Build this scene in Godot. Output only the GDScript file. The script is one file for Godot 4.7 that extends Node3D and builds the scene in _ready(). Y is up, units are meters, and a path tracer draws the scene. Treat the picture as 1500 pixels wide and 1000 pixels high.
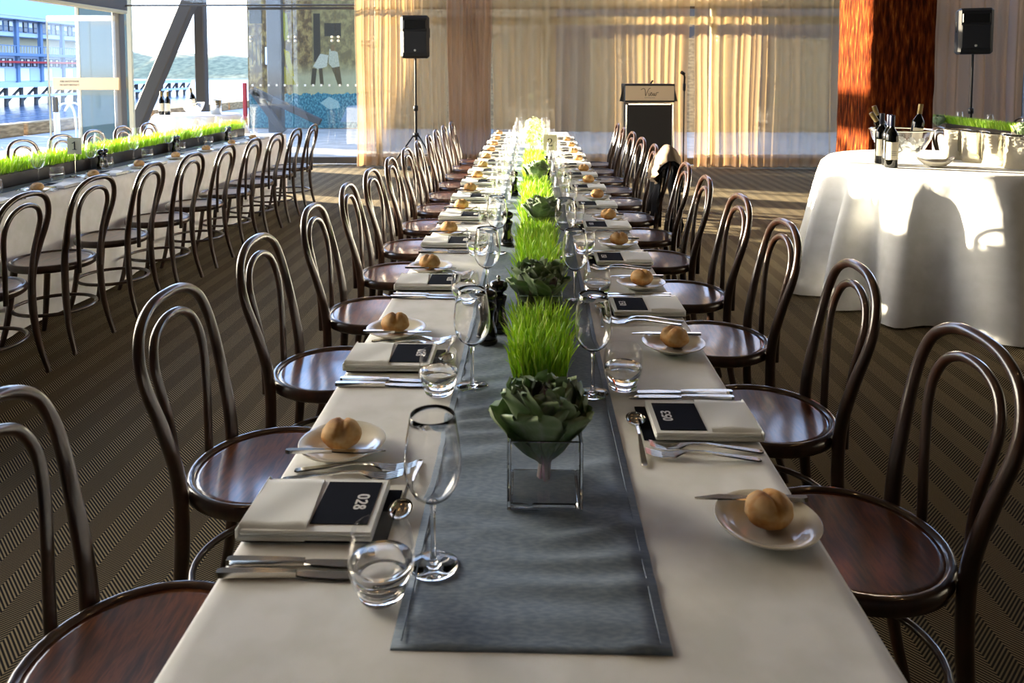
extends Node3D

# ---------------------------------------------------------------- helpers
const FOCAL = 1120.0            # focal length in pixels of the 1500 x 1000 frame
const EYE = 1.45
const TABLE_TOP = 0.75
var mats = {}
var cache = {}
var used = {}
var rng = RandomNumberGenerator.new()

class MB:
	var st = SurfaceTool.new()
	var tinted = false
	var tint = Color(1, 1, 1)
	func _init():
		st.begin(Mesh.PRIMITIVE_TRIANGLES)
	func smooth(on):
		st.set_smooth_group(0 if on else -1)
	func vert(p):
		if tinted:
			st.set_color(tint)
		st.add_vertex(p)
	func t(a, b, c):
		vert(a); vert(c); vert(b)
	func q(a, b, c, d):
		t(a, b, c); t(a, c, d)
	func ot(a, b, c, m):
		if (b - a).cross(c - a).dot((a + b + c) / 3.0 - m) < 0.0:
			t(a, c, b)
		else:
			t(a, b, c)
	func oq(a, b, c, d, m):
		if (b - a).cross(c - a).dot((a + b + c + d) / 4.0 - m) < 0.0:
			q(a, d, c, b)
		else:
			q(a, b, c, d)
	func box(c, s, bev = 0.0, bas = Basis()):
		smooth(false)
		var h = s * 0.5
		var P = func(sx, sy, sz, ax):
			var v = Vector3(sx * (h.x - (0.0 if ax == 0 else bev)), sy * (h.y - (0.0 if ax == 1 else bev)), sz * (h.z - (0.0 if ax == 2 else bev)))
			return c + bas * v
		for s1 in [-1, 1]:
			oq(P.call(s1, -1, -1, 0), P.call(s1, 1, -1, 0), P.call(s1, 1, 1, 0), P.call(s1, -1, 1, 0), c)
			oq(P.call(-1, s1, -1, 1), P.call(1, s1, -1, 1), P.call(1, s1, 1, 1), P.call(-1, s1, 1, 1), c)
			oq(P.call(-1, -1, s1, 2), P.call(1, -1, s1, 2), P.call(1, 1, s1, 2), P.call(-1, 1, s1, 2), c)
			if bev > 0.0:
				for s2 in [-1, 1]:
					oq(P.call(s1, s2, -1, 0), P.call(s1, s2, 1, 0), P.call(s1, s2, 1, 1), P.call(s1, s2, -1, 1), c)
					oq(P.call(s1, -1, s2, 0), P.call(s1, 1, s2, 0), P.call(s1, 1, s2, 2), P.call(s1, -1, s2, 2), c)
					oq(P.call(-1, s1, s2, 1), P.call(1, s1, s2, 1), P.call(1, s1, s2, 2), P.call(-1, s1, s2, 2), c)
					for s3 in [-1, 1]:
						ot(P.call(s1, s2, s3, 0), P.call(s1, s2, s3, 1), P.call(s1, s2, s3, 2), c)
		smooth(true)
	func beam(a, b, w, d, bev = 0.0):
		var y = (b - a).normalized()
		var x = y.cross(Vector3(0, 0, 1))
		if x.length() < 0.01:
			x = Vector3(1, 0, 0)
		x = x.normalized()
		box((a + b) * 0.5, Vector3(w, (b - a).length(), d), bev, Basis(x, y, x.cross(y)))
	func tube(pts, rad, sides = 10, closed = false):
		smooth(true)
		var n = pts.size()
		var rings = []
		var up = Vector3.ZERO
		for i in n:
			var a = pts[(i - 1 + n) % n] if (closed or i > 0) else pts[i]
			var b = pts[(i + 1) % n] if (closed or i < n - 1) else pts[i]
			var dir = (b - a).normalized()
			if up == Vector3.ZERO:
				up = Vector3(0, 0, 1) if absf(dir.z) < 0.9 else Vector3(1, 0, 0)
			up = (up - dir * up.dot(dir)).normalized()
			var side = dir.cross(up)
			var r = rad[i] if rad is Array else rad
			var ring = []
			for k in sides:
				var an = TAU * k / sides
				ring.append(pts[i] + (up * cos(an) + side * sin(an)) * r)
			rings.append(ring)
		for i in (n if closed else n - 1):
			var A = rings[i]
			var B = rings[(i + 1) % n]
			for k in sides:
				var k2 = (k + 1) % sides
				oq(A[k], A[k2], B[k2], B[k], (pts[i] + pts[(i + 1) % n]) * 0.5)
		if not closed:
			smooth(false)
			for e in [0, n - 1]:
				var inner = pts[1] if e == 0 else pts[n - 2]
				for k in sides:
					ot(rings[e][k], rings[e][(k + 1) % sides], pts[e], inner)
			smooth(true)
	func lathe(prof, segs = 24, at = Vector3.ZERO, sx = 1.0, sz = 1.0):
		smooth(true)
		for j in prof.size() - 1:
			var p = prof[j]
			var n = prof[j + 1]
			for k in segs:
				var a = TAU * k / segs
				var b = TAU * (k + 1) / segs
				if k == segs - 1:
					b = 0.0
				var p0 = at + Vector3(p.x * cos(a) * sx, p.y, p.x * sin(a) * sz)
				var p1 = at + Vector3(p.x * cos(b) * sx, p.y, p.x * sin(b) * sz)
				var n0 = at + Vector3(n.x * cos(a) * sx, n.y, n.x * sin(a) * sz)
				var n1 = at + Vector3(n.x * cos(b) * sx, n.y, n.x * sin(b) * sz)
				if p.x < 1e-6:
					t(p0, n0, n1)
				elif n.x < 1e-6:
					t(p1, p0, n0)
				else:
					q(p1, p0, n0, n1)
	func grid(rows, wrap = false):
		smooth(true)
		for i in rows.size() - 1:
			var m = rows[i].size()
			for k in (m if wrap else m - 1):
				var k2 = (k + 1) % m
				q(rows[i][k], rows[i][k2], rows[i + 1][k2], rows[i + 1][k])
	func strip(pts, wid, thick):          # flat bar lying along pts; wid is across (in z), thick upwards
		var n = pts.size()
		for i in n - 1:
			var c = (pts[i] + pts[i + 1]) * 0.5
			var v = []
			for e in [i, i + 1]:
				var w = wid[e] * 0.5
				v.append([pts[e] + Vector3(0, -thick * 0.5, -w), pts[e] + Vector3(0, -thick * 0.5, w), pts[e] + Vector3(0, thick * 0.5, w * 0.8), pts[e] + Vector3(0, thick * 0.5, -w * 0.8)])
			for k in 4:
				smooth(false)
				oq(v[0][k], v[0][(k + 1) % 4], v[1][(k + 1) % 4], v[1][k], c)
			if i == 0:
				oq(v[0][0], v[0][1], v[0][2], v[0][3], c)
			if i == n - 2:
				oq(v[1][0], v[1][1], v[1][2], v[1][3], c)
		smooth(true)
	func mesh():
		st.generate_normals()
		st.index()
		return st.commit()

func P(x, y, depth):
	return Vector3(x, y, -depth)

func curve(pts, per = 5):
	var out = []
	for i in pts.size() - 1:
		var a = pts[maxi(i - 1, 0)]
		var d = pts[mini(i + 2, pts.size() - 1)]
		for k in per:
			out.append(pts[i].cubic_interpolate(pts[i + 1], a, d, float(k) / per))
	out.append(pts[pts.size() - 1])
	return out

func numbered(called):
	used[called] = used.get(called, -1) + 1
	return called if used[called] == 0 else "%s_%03d" % [called, used[called]]

const ORD = ["first", "second", "third", "fourth", "fifth", "sixth", "seventh", "eighth", "ninth", "tenth", "eleventh", "twelfth", "thirteenth"]

func thing(called, label, category, at = Vector3.ZERO, turn = 0.0, group = ""):
	var o = Node3D.new()
	o.name = numbered(called)
	add_child(o, true)
	o.position = at
	o.rotation.y = turn
	o.set_meta("label", label)
	o.set_meta("category", category)
	if group:
		o.set_meta("group", group)
	return o

func obj(called, mesh, mat, parent = self, at = Vector3.ZERO):
	var o = MeshInstance3D.new()
	o.name = numbered(called) if parent == self else called
	o.mesh = mesh
	o.material_override = mat
	o.position = at
	parent.add_child(o, true)
	return o

func solo(called, label, category, mesh, mat, at = Vector3.ZERO, turn = 0.0, group = ""):
	var o = obj(called, mesh, mat, self, at)
	o.rotation.y = turn
	o.set_meta("label", label)
	o.set_meta("category", category)
	if group:
		o.set_meta("group", group)
	return o

func struct(called, mesh, mat, at = Vector3.ZERO):
	var o = obj(called, mesh, mat, self, at)
	o.set_meta("kind", "structure")
	return o

func frame_of(called):
	var o = Node3D.new()
	o.name = called
	add_child(o, true)
	o.set_meta("kind", "structure")
	return o

func boxm(size, bev = 0.0):
	var m = MB.new()
	m.box(Vector3.ZERO, size, bev)
	return m.mesh()

func cached(key, make):
	if not cache.has(key):
		cache[key] = make.call()
	return cache[key]

func mat(called, color, rough = 0.7, metal = 0.0):
	var m = StandardMaterial3D.new()
	m.resource_name = called
	m.albedo_color = color
	m.roughness = rough
	m.metallic = metal
	mats[called] = m
	return m

func noise_tex(freq, ramp, size = 512, kind = FastNoiseLite.TYPE_SIMPLEX_SMOOTH, sd = 3, octaves = 4):
	var n = FastNoiseLite.new()
	n.seed = sd
	n.noise_type = kind
	n.frequency = freq
	n.fractal_octaves = octaves
	var tx = NoiseTexture2D.new()
	tx.width = size
	tx.height = size
	tx.seamless = true
	tx.noise = n
	if ramp:
		var g = Gradient.new()
		g.offsets = PackedFloat32Array(ramp[0])
		g.colors = PackedColorArray(ramp[1])
		tx.color_ramp = g
	return tx

func triplanar(m, tx, scale, world = false):
	m.albedo_texture = tx
	m.uv1_triplanar = true
	m.uv1_world_triplanar = world
	m.uv1_scale = scale

func glassy(called, color, alpha):
	var m = mat(called, Color(color.r, color.g, color.b, alpha), 0.02)
	m.transparency = BaseMaterial3D.TRANSPARENCY_ALPHA
	return m

# ---------------------------------------------------------------- camera, light
func set_view():
	var at = CameraAttributesPhysical.new()
	at.frustum_near = 0.1
	at.frustum_far = 4000.0
	at.frustum_focal_length = 27.0
	at.exposure_aperture = 8.0
	at.frustum_focus_distance = 2.8
	var cam = Camera3D.new()
	cam.name = "camera"
	add_child(cam)
	cam.attributes = at
	cam.set_frustum(0.1 * 1000.0 / FOCAL, Vector2(0, -0.1 * 325.5 / FOCAL), 0.1, 4000.0)
	cam.position = Vector3(0, EYE, 0)
	cam.rotation_degrees = Vector3(-3.5, 1.48, 0)
	cam.current = true
	var sm = ProceduralSkyMaterial.new()
	sm.sky_top_color = Color(0.53, 0.71, 0.98)
	sm.sky_horizon_color = Color(0.83, 0.915, 1.0)
	sm.sky_curve = 0.2
	sm.ground_bottom_color = Color(0.55, 0.56, 0.55)
	sm.ground_horizon_color = Color(0.85, 0.87, 0.88)
	sm.sun_angle_max = 60.0
	sm.sun_curve = 0.42
	sm.energy_multiplier = 1.15
	var sky = Sky.new()
	sky.sky_material = sm
	var env = Environment.new()
	env.background_mode = Environment.BG_SKY
	env.sky = sky
	env.tonemap_mode = Environment.TONE_MAPPER_LINEAR
	env.tonemap_exposure = 5.6
	env.sdfgi_enabled = true
	env.ssao_enabled = true
	env.ssil_enabled = true
	var we = WorldEnvironment.new()
	we.name = "world_environment"
	we.environment = env
	add_child(we)
	var sun = DirectionalLight3D.new()
	sun.name = "sun"
	sun.light_color = Color(1.0, 0.935, 0.81)
	sun.light_energy = 4.3
	sun.light_angular_distance = 0.7
	sun.shadow_enabled = true
	sun.sky_mode = DirectionalLight3D.SKY_MODE_LIGHT_AND_SKY
	add_child(sun)
	var elev = deg_to_rad(8.3)
	var way = Vector3(0.93 * cos(elev), -sin(elev), 0.3676 * cos(elev))
	sun.look_at_from_position(Vector3(0, 3, 0), Vector3(0, 3, 0) + way)

# ---------------------------------------------------------------- materials
func make_materials():
	# carpet: woven zigzag, 15 cm repeat
	var im = Image.create(384, 384, false, Image.FORMAT_RGB8)
	var nz = FastNoiseLite.new()
	nz.seed = 5
	nz.frequency = 0.09
	for y in 384:
		for x in 384:
			var fx = x / 384.0
			var tri = absf(fmod(fx * 2.0, 2.0) - 1.0)
			var ph = fposmod(y / 384.0 * 12.0 + tri * 6.0, 1.0)
			var line = smoothstep(0.18, 0.34, ph) * (1.0 - smoothstep(0.66, 0.82, ph))
			var second = 1.0 if fmod(fx * 2.0, 2.0) < 1.0 else 0.84
			var n = 0.85 + 0.35 * nz.get_noise_2d(x * 3.0, y * 3.0)
			var c = Color(0.16, 0.152, 0.138).lerp(Color(0.69, 0.62, 0.48) * second, line) * n
			im.set_pixel(x, y, c)
	var carpet = mat("carpet", Color(1, 1, 1), 0.95)
	triplanar(carpet, ImageTexture.create_from_image(im), Vector3(6.667, 6.667, 6.667), true)
	carpet.metallic_specular = 0.2
	var wood = mat("bentwood", Color(1, 1, 1), 0.32)
	triplanar(wood, noise_tex(0.012, [[0.2, 0.5, 0.8], [Color(0.13, 0.066, 0.037), Color(0.175, 0.092, 0.05), Color(0.22, 0.12, 0.064)]], 256), Vector3(6, 1.2, 6))
	wood.clearcoat_enabled = true
	wood.clearcoat = 0.8
	wood.clearcoat_roughness = 0.08
	var seat = mat("seat_veneer", Color(1, 1, 1), 0.3)
	triplanar(seat, noise_tex(0.011, [[0.2, 0.45, 0.6, 0.85], [Color(0.20, 0.10, 0.045), Color(0.33, 0.175, 0.08), Color(0.41, 0.225, 0.10), Color(0.26, 0.135, 0.06)]], 512, FastNoiseLite.TYPE_SIMPLEX_SMOOTH, 9), Vector3(1.2, 3, 7))
	seat.clearcoat_enabled = true
	seat.clearcoat = 0.9
	seat.clearcoat_roughness = 0.12
	var cloth = mat("white_linen", Color(1, 1, 1), 0.9)
	triplanar(cloth, noise_tex(0.02, [[0.3, 0.7], [Color(0.905, 0.91, 0.905), Color(0.94, 0.945, 0.945)]], 256), Vector3(1.5, 1.5, 1.5))
	cloth.heightmap_enabled = true
	cloth.heightmap_scale = 0.25
	cloth.heightmap_texture = noise_tex(0.012, null, 256, FastNoiseLite.TYPE_SIMPLEX_SMOOTH, 21)
	mat("napkin_linen", Color(0.93, 0.94, 0.935), 0.9)
	var run = mat("slate_runner_cloth", Color(1, 1, 1), 0.85)
	triplanar(run, noise_tex(0.05, [[0.25, 0.75], [Color(0.44, 0.50, 0.58), Color(0.53, 0.59, 0.66)]], 512, FastNoiseLite.TYPE_SIMPLEX_SMOOTH, 4, 5), Vector3(2, 2, 7))
	mat("navy_card", Color(0.06, 0.075, 0.12), 0.85)
	mat("white_print", Color(0.9, 0.9, 0.9), 0.7)
	mat("black_print", Color(0.12, 0.10, 0.08), 0.8)
	mat("steel", Color(0.82, 0.80, 0.76), 0.16, 1.0)
	mat("hammered_silver", Color(0.84, 0.82, 0.76), 0.13, 1.0)
	mats.navy_card.metallic_specular = 0.2
	mats.hammered_silver.heightmap_enabled = true
	mats.hammered_silver.heightmap_scale = 0.3
	mats.hammered_silver.heightmap_texture = noise_tex(0.05, null, 256, FastNoiseLite.TYPE_CELLULAR, 2, 1)
	mats.hammered_silver.uv1_triplanar = true
	mats.hammered_silver.uv1_scale = Vector3(3, 3, 3)
	var china = mat("cream_china", Color(0.90, 0.88, 0.82), 0.2)
	china.clearcoat_enabled = true
	china.clearcoat = 0.6
	china.clearcoat_roughness = 0.05
	var bread = mat("bread_crust", Color(1, 1, 1), 0.75)
	triplanar(bread, noise_tex(0.012, [[0.2, 0.45, 0.6, 0.8], [Color(0.50, 0.29, 0.12), Color(0.71, 0.47, 0.22), Color(0.80, 0.60, 0.34), Color(0.90, 0.78, 0.58)]], 256, FastNoiseLite.TYPE_SIMPLEX_SMOOTH, 12), Vector3(5, 5, 5))
	glassy("clear_glass", Color(1, 1, 1), 0.004)
	glassy("window_glass", Color(0.9, 1.0, 0.97), 0.004)
	glassy("green_glass_panel", Color(0.16, 0.26, 0.26), 0.97)
	var sg = mat("solid_glass", Color(1, 1, 1, 0.0), 0.0)
	sg.refraction_enabled = true
	sg.refraction_scale = 0.05
	sg.transparency = BaseMaterial3D.TRANSPARENCY_ALPHA
	var wa = mat("drinking_water", Color(1, 1, 1, 0.0), 0.0)
	wa.refraction_enabled = true
	wa.refraction_scale = 0.033
	wa.transparency = BaseMaterial3D.TRANSPARENCY_ALPHA
	mat("ice", Color(0.88, 0.90, 0.90), 0.25)
	var gloss = mat("black_lacquer", Color(0.03, 0.03, 0.035), 0.2)
	gloss.clearcoat_enabled = true
	gloss.clearcoat_roughness = 0.05
	mat("black_trough", Color(0.045, 0.05, 0.06), 0.35)
	mat("black_plastic", Color(0.035, 0.04, 0.055), 0.5)
	mat("speaker_grille", Color(0.05, 0.058, 0.08), 0.6)
	mat("black_metal", Color(0.05, 0.05, 0.055), 0.4, 0.6)
	var gr = mat("wheatgrass", Color(1, 1, 1), 0.55)
	gr.vertex_color_use_as_albedo = true
	gr.backlight_enabled = true
	gr.backlight = Color(0.75, 0.8, 0.4)
	var kale = mat("kale_leaf", Color(1, 1, 1), 0.5)
	kale.vertex_color_use_as_albedo = true
	kale.backlight_enabled = true
	kale.backlight = Color(0.25, 0.3, 0.2)
	var fl = mat("hydrangea_petal", Color(1, 1, 1), 0.7)
	fl.vertex_color_use_as_albedo = true
	fl.backlight_enabled = true
	fl.backlight = Color(0.6, 0.65, 0.4)
	var cur = mat("sheer_curtain", Color(0.74, 0.63, 0.47, 0.54), 0.9)
	cur.transparency = BaseMaterial3D.TRANSPARENCY_ALPHA
	cur.backlight_enabled = true
	cur.backlight = Color(0.62, 0.52, 0.36)
	var hem = mat("curtain_hem", Color(0.72, 0.60, 0.47, 0.75), 0.9)
	hem.transparency = BaseMaterial3D.TRANSPARENCY_ALPHA
	hem.backlight_enabled = true
	hem.backlight = Color(0.6, 0.5, 0.38)
	var drape = mat("gathered_drape", Color(0.66, 0.53, 0.41, 0.9), 0.9)
	drape.transparency = BaseMaterial3D.TRANSPARENCY_ALPHA
	drape.backlight_enabled = true
	drape.backlight = Color(0.5, 0.4, 0.3)
	var tim = mat("old_timber", Color(1, 1, 1), 0.85)
	tim.metallic_specular = 0.12
	triplanar(tim, noise_tex(0.02, [[0.2, 0.45, 0.6, 0.75, 0.85], [Color(0.15, 0.055, 0.025), Color(0.26, 0.10, 0.035), Color(0.34, 0.145, 0.05), Color(0.40, 0.18, 0.065), Color(0.48, 0.29, 0.13)]], 512, FastNoiseLite.TYPE_SIMPLEX_SMOOTH, 31, 5), Vector3(2.2, 0.35, 2.2))
	tim.heightmap_enabled = true
	tim.heightmap_scale = 1.0
	tim.heightmap_texture = noise_tex(0.03, null, 512, FastNoiseLite.TYPE_SIMPLEX_SMOOTH, 31, 5)
	mat("dark_steel_frame", Color(0.27, 0.255, 0.23), 0.6)
	mat("pale_frame", Color(0.62, 0.60, 0.50), 0.6)
	mat("strut_timber", Color(0.26, 0.235, 0.205), 0.8)
	mat("plaster", Color(0.40, 0.40, 0.40), 0.9)
	mat("ceiling_board", Color(0.34, 0.34, 0.34), 0.9)
	mat("brushed_strip", Color(0.82, 0.70, 0.52), 0.5)
	mat("white_strip", Color(0.86, 0.84, 0.80), 0.6)
	mat("decal_white", Color(0.92, 0.92, 0.88), 0.8)
	var ap = mat("concrete_apron", Color(1, 1, 1), 0.95)
	triplanar(ap, noise_tex(0.02, [[0.2, 0.8], [Color(0.47, 0.455, 0.42), Color(0.56, 0.545, 0.51)]], 256), Vector3(0.3, 0.3, 0.3), true)
	var kb = mat("kerb_timber", Color(1, 1, 1), 0.9)
	triplanar(kb, noise_tex(0.03, [[0.2, 0.8], [Color(0.42, 0.33, 0.20), Color(0.60, 0.50, 0.34)]], 256), Vector3(0.6, 1.5, 0.3))
	var sea = mat("harbour_water", Color(0.10, 0.22, 0.33), 0.12)
	sea.heightmap_enabled = true
	sea.heightmap_scale = 12.0
	sea.heightmap_texture = noise_tex(0.02, null, 512, FastNoiseLite.TYPE_SIMPLEX_SMOOTH, 8)
	sea.uv1_triplanar = true
	sea.uv1_world_triplanar = true
	sea.uv1_scale = Vector3(0.05, 0.05, 0.02)
	var hill = mat("wooded_headland", Color(1, 1, 1), 1.0)
	triplanar(hill, noise_tex(0.03, [[0.25, 0.5, 0.75], [Color(0.33, 0.34, 0.25), Color(0.42, 0.42, 0.31), Color(0.50, 0.49, 0.36)]], 512), Vector3(0.012, 0.03, 0.012), true)
	mat("wharf_white", Color(0.66, 0.71, 0.78), 0.8)
	mat("wharf_blue", Color(0.36, 0.45, 0.56), 0.7)
	mat("wharf_roof", Color(0.42, 0.52, 0.64), 0.6)
	mat("wharf_dark", Color(0.12, 0.14, 0.17), 0.6)
	mat("wharf_cream", Color(0.75, 0.71, 0.58), 0.8)
	mat("wharf_red", Color(0.62, 0.12, 0.11), 0.7)
	mat("wharf_pile", Color(0.30, 0.29, 0.28), 0.9)
	mat("wharf_pane", Color(0.25, 0.32, 0.38), 0.15)
	mat("tower_white", Color(0.86, 0.87, 0.88), 0.8)
	mat("tower_pane", Color(0.66, 0.70, 0.75), 0.4)
	mat("tree_green", Color(0.42, 0.46, 0.24), 0.9)
	mat("teal_cladding", Color(0.22, 0.30, 0.30), 0.7)
	mat("rail_grey", Color(0.30, 0.33, 0.38), 0.5, 0.5)
	mat("bollard_white", Color(0.80, 0.80, 0.80), 0.5)
	mat("red_paint", Color(0.66, 0.14, 0.10), 0.6)
	mat("bottle_glass", Color(0.02, 0.022, 0.018), 0.06)
	mat("capsule_navy", Color(0.05, 0.07, 0.16), 0.3)
	mat("capsule_gold", Color(0.45, 0.38, 0.22), 0.4, 0.5)
	mat("paper_label", Color(0.85, 0.82, 0.74), 0.8)
	mat("cream_panel", Color(0.86, 0.77, 0.62), 0.8)
	mat("navy_jacket", Color(0.045, 0.055, 0.09), 0.95)
	mat("taupe_jacket", Color(0.42, 0.36, 0.30), 0.95)
	mat("card_stock", Color(0.90, 0.85, 0.76), 0.8)
	mat("lamp_white", Color(0.8, 0.78, 0.75), 0.6)
	var glow = mat("lamp_glow", Color(1, 0.9, 0.75), 0.5)
	glow.emission_enabled = true
	glow.emission = Color(1.0, 0.78, 0.5)
	glow.emission_energy_multiplier = 4.0

# ---------------------------------------------------------------- room
func window_unit(called, x0, x1, y0, y1, dots, dot_y):
	var w = frame_of(called)
	var z = -11.85
	var m = MB.new()
	m.box(Vector3((x0 + x1) * 0.5, (y0 + y1) * 0.5, z), Vector3(x1 - x0 - 0.02, y1 - y0, 0.012))
	obj("pane", m.mesh(), mats.window_glass, w)
	m = MB.new()
	m.box(Vector3((x0 + x1) * 0.5, y0 - 0.05, z), Vector3(x1 - x0, 0.1, 0.09), 0.008)
	obj("bottom_rail", m.mesh(), mats.dark_steel_frame, w)
	m = MB.new()
	m.box(Vector3((x0 + x1) * 0.5, y1 + 0.02, z), Vector3(x1 - x0, 0.035, 0.06), 0.006)
	obj("top_rail", m.mesh(), mats.dark_steel_frame, w)
	m = MB.new()
	m.box(Vector3((x0 + x1) * 0.5, (y1 + 5.24) * 0.5, z), Vector3(x1 - x0 - 0.02, 5.16 - y1, 0.012))
	obj("pane", m.mesh(), mats.window_glass, w)
	if dots:
		var d = boxm(Vector3(0.03, 0.034, 0.004))
		var n = int((x1 - x0) / 0.127)
		for i in n:
			obj("decal", d, mats.decal_white, w, Vector3(x0 + 0.06 + i * 0.127, dot_y, z + 0.009))
		# patch fittings at the joint between panes
		var disc = MB.new()
		disc.lathe([Vector2(0, -0.006), Vector2(0.02, -0.006), Vector2(0.02, 0.006), Vector2(0, 0.006)], 12)
		var dm = disc.mesh()
		for sx in [x0 + 0.05, x1 - 0.05]:
			for sy in [1.94, 2.0]:
				var f = obj("patch_fitting", dm, mats.decal_white, w, Vector3(sx, sy, z + 0.013))
				f.rotation.x = PI / 2
	return w

func curtain(called, label, x0, x1, depth, mat_name, waves, amp, sd, hem = true):
	var r = RandomNumberGenerator.new()
	r.seed = sd
	var o = thing(called, label, "curtain", Vector3(0, 0, 0), 0.0, "sheer curtains along the glass wall")
	var n = int(waves * 9)
	var ph = []
	for i in n + 1:
		ph.append(0.0)
	var k = 0.0
	var jit = []
	for i in n + 1:
		k += r.randf_range(0.35, 1.1)
		jit.append(k)
	var total = jit[n]
	var prof = func(i, y, off):
		var u = float(i) / n
		var sway = 0.012 * sin(y * 2.1 + u * 9.0)
		var w = sin(jit[i] / total * waves * TAU)
		var spread = 0.65 + 0.35 * clampf((4.9 - y) / 4.8, 0, 1)
		return Vector3(lerpf(x0, x1, u) + sway + 0.012 * cos(jit[i] / total * waves * TAU * 2.0), y, -depth + amp * spread * w * (0.7 + 0.3 * sin(u * 23.0)) + off)
	var rows = []
	for j in 20:
		var y = lerpf(0.03, 4.95, j / 19.0)
		var row = []
		for i in n + 1:
			row.append(prof.call(i, y, 0.0))
		rows.append(row)
	var m = MB.new()
	m.grid(rows)
	obj("sheer_panel", m.mesh(), mats[mat_name], o)
	if hem:
		rows = []
		for y in [0.026, 0.08, 0.15, 0.215]:
			var row = []
			for i in n + 1:
				row.append(prof.call(i, y, 0.004))
			rows.append(row)
		m = MB.new()
		m.grid(rows)
		obj("hem", m.mesh(), mats.curtain_hem, o)
	m = MB.new()
	m.tube([Vector3(x0 - 0.05, 4.97, -depth), Vector3(x1 + 0.05, 4.97, -depth)], 0.014, 8)
	obj("rail", m.mesh(), mats.dark_steel_frame, o)

func build_room():
	var XL = -6.46
	struct("floor", boxm(Vector3(17.6, 0.2, 17.5)), mats.carpet, Vector3(2.3, -0.1, -3.25))
	struct("ceiling", boxm(Vector3(17.8, 0.2, 17.6)), mats.ceiling_board, Vector3(2.3, 5.3, -3.25))
	struct("wall_right", boxm(Vector3(0.2, 5.2, 17.4)), mats.plaster, Vector3(11.1, 2.6, -3.25))
	struct("wall_rear", boxm(Vector3(17.4, 5.2, 0.2)), mats.plaster, Vector3(2.3, 2.6, 5.4))
	# side wall: glazed all along, open bay by the corner
	var wl = frame_of("wall_left")
	obj("wall_panel", boxm(Vector3(0.2, 0.2, 5.85)), mats.plaster, wl, Vector3(XL, 5.1, -5.325))
	obj("wall_panel", boxm(Vector3(0.2, 5.2, 7.8)), mats.plaster, wl, Vector3(XL, 2.6, 1.5))
	obj("wall_panel", boxm(Vector3(0.2, 0.12, 5.85)), mats.plaster, wl, Vector3(XL, 0.06, -5.325))
	obj("wall_panel", boxm(Vector3(0.2, 0.2, 3.6)), mats.plaster, wl, Vector3(XL, 5.1, -10.05))
	obj("pane", boxm(Vector3(0.02, 2.24, 3.5)), mats.window_glass, wl, Vector3(XL, 3.88, -10.05))
	obj("lintel", boxm(Vector3(0.26, 0.36, 3.7), 0.01), mats.dark_steel_frame, wl, Vector3(XL, 2.58, -10.05))
	obj("lintel_lip", boxm(Vector3(0.10, 0.05, 3.6), 0.006), mats.pale_frame, wl, Vector3(XL + 0.1, 2.385, -10.05))
	var ws = frame_of("window_21")
	obj("pane", boxm(Vector3(0.02, 4.88, 5.75)), mats.window_glass, ws, Vector3(XL, 2.56, -5.325))
	for i in 5:
		obj("mullion", boxm(Vector3(0.09, 4.88, 0.08), 0.006), mats.dark_steel_frame, ws, Vector3(XL, 2.56, -2.45 - i * 1.44))
	# corner post
	var m = MB.new()
	m.box(Vector3(XL, 2.6, -11.85), Vector3(0.115, 5.2, 0.16), 0.008)
	struct("trim_1", m.mesh(), mats.dark_steel_frame)
	# long thin rail over the doorway
	m = MB.new()
	m.tube([P(XL, 2.49, 11.85), P(-2.6, 2.49, 11.85)], 0.014, 8)
	struct("trim_2", m.mesh(), mats.dark_steel_frame)
	for x in [-4.28, -4.0, -3.72]:
		pass
	var xs = [-4.42, -3.72, -3.05, -2.4, -1.1, 0.2, 1.5, 2.8, 4.1, 5.4, 6.55]
	for i in xs.size() - 1:
		window_unit("window_%d" % (i + 1), xs[i], xs[i + 1], 0.13, 2.42, i < 3 or i >= 7, 1.25 if i < 3 else 1.40)
	var wu = frame_of("window_19")
	obj("pane", boxm(Vector3(1.9, 2.65, 0.012)), mats.window_glass, wu, Vector3(-5.4, 3.86, -11.85))
	for i in 4:
		m = MB.new()
		m.box(Vector3(xs[3] + 2.6 * i, 2.6, -11.95), Vector3(0.09, 5.2, 0.12), 0.008)
		struct("trim_%d" % (3 + i), m.mesh(), mats.pale_frame)
	m = MB.new()
	m.box(Vector3(2.1, 2.25, -11.98), Vector3(9.0, 0.13, 0.1), 0.008)
	struct("trim_8", m.mesh(), mats.pale_frame)
	m = MB.new()
	m.box(Vector3(2.1, 2.56, -11.98), Vector3(9.0, 0.2, 0.14), 0.008)
	struct("trim_9", m.mesh(), mats.pale_frame)
	# blue-painted post and wide opening at the far end of the glass wall
	m = MB.new()
	m.box(Vector3(7.36, 2.6, -11.85), Vector3(0.14, 5.2, 0.2), 0.01)
	struct("trim_10", m.mesh(), mats.wharf_blue)
	var wf = frame_of("window_18")
	obj("pane", boxm(Vector3(3.5, 5.1, 0.012)), mats.window_glass, wf, Vector3(9.2, 2.65, -11.85))
	obj("bottom_rail", boxm(Vector3(3.5, 0.1, 0.09)), mats.dark_steel_frame, wf, Vector3(9.2, 0.05, -11.85))
	# curtains
	curtain("sheer_curtain", "pale sheer curtain hanging behind the loudspeaker on its tripod", -2.66, -1.28, 11.58, "sheer_curtain", 11, 0.075, 11)
	curtain("gathered_curtain", "brown gathered curtain bunched beside the loudspeaker", -1.26, -0.62, 11.52, "gathered_drape", 7, 0.07, 12)
	curtain("sheer_curtain", "wide sheer curtain hanging behind the far end of the central table", -0.6, 2.34, 11.58, "sheer_curtain", 14, 0.07, 13)
	curtain("sheer_curtain", "sheer curtain hanging between the microphone stand and the timber column", 2.44, 4.78, 11.57, "sheer_curtain", 12, 0.08, 14)
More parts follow.
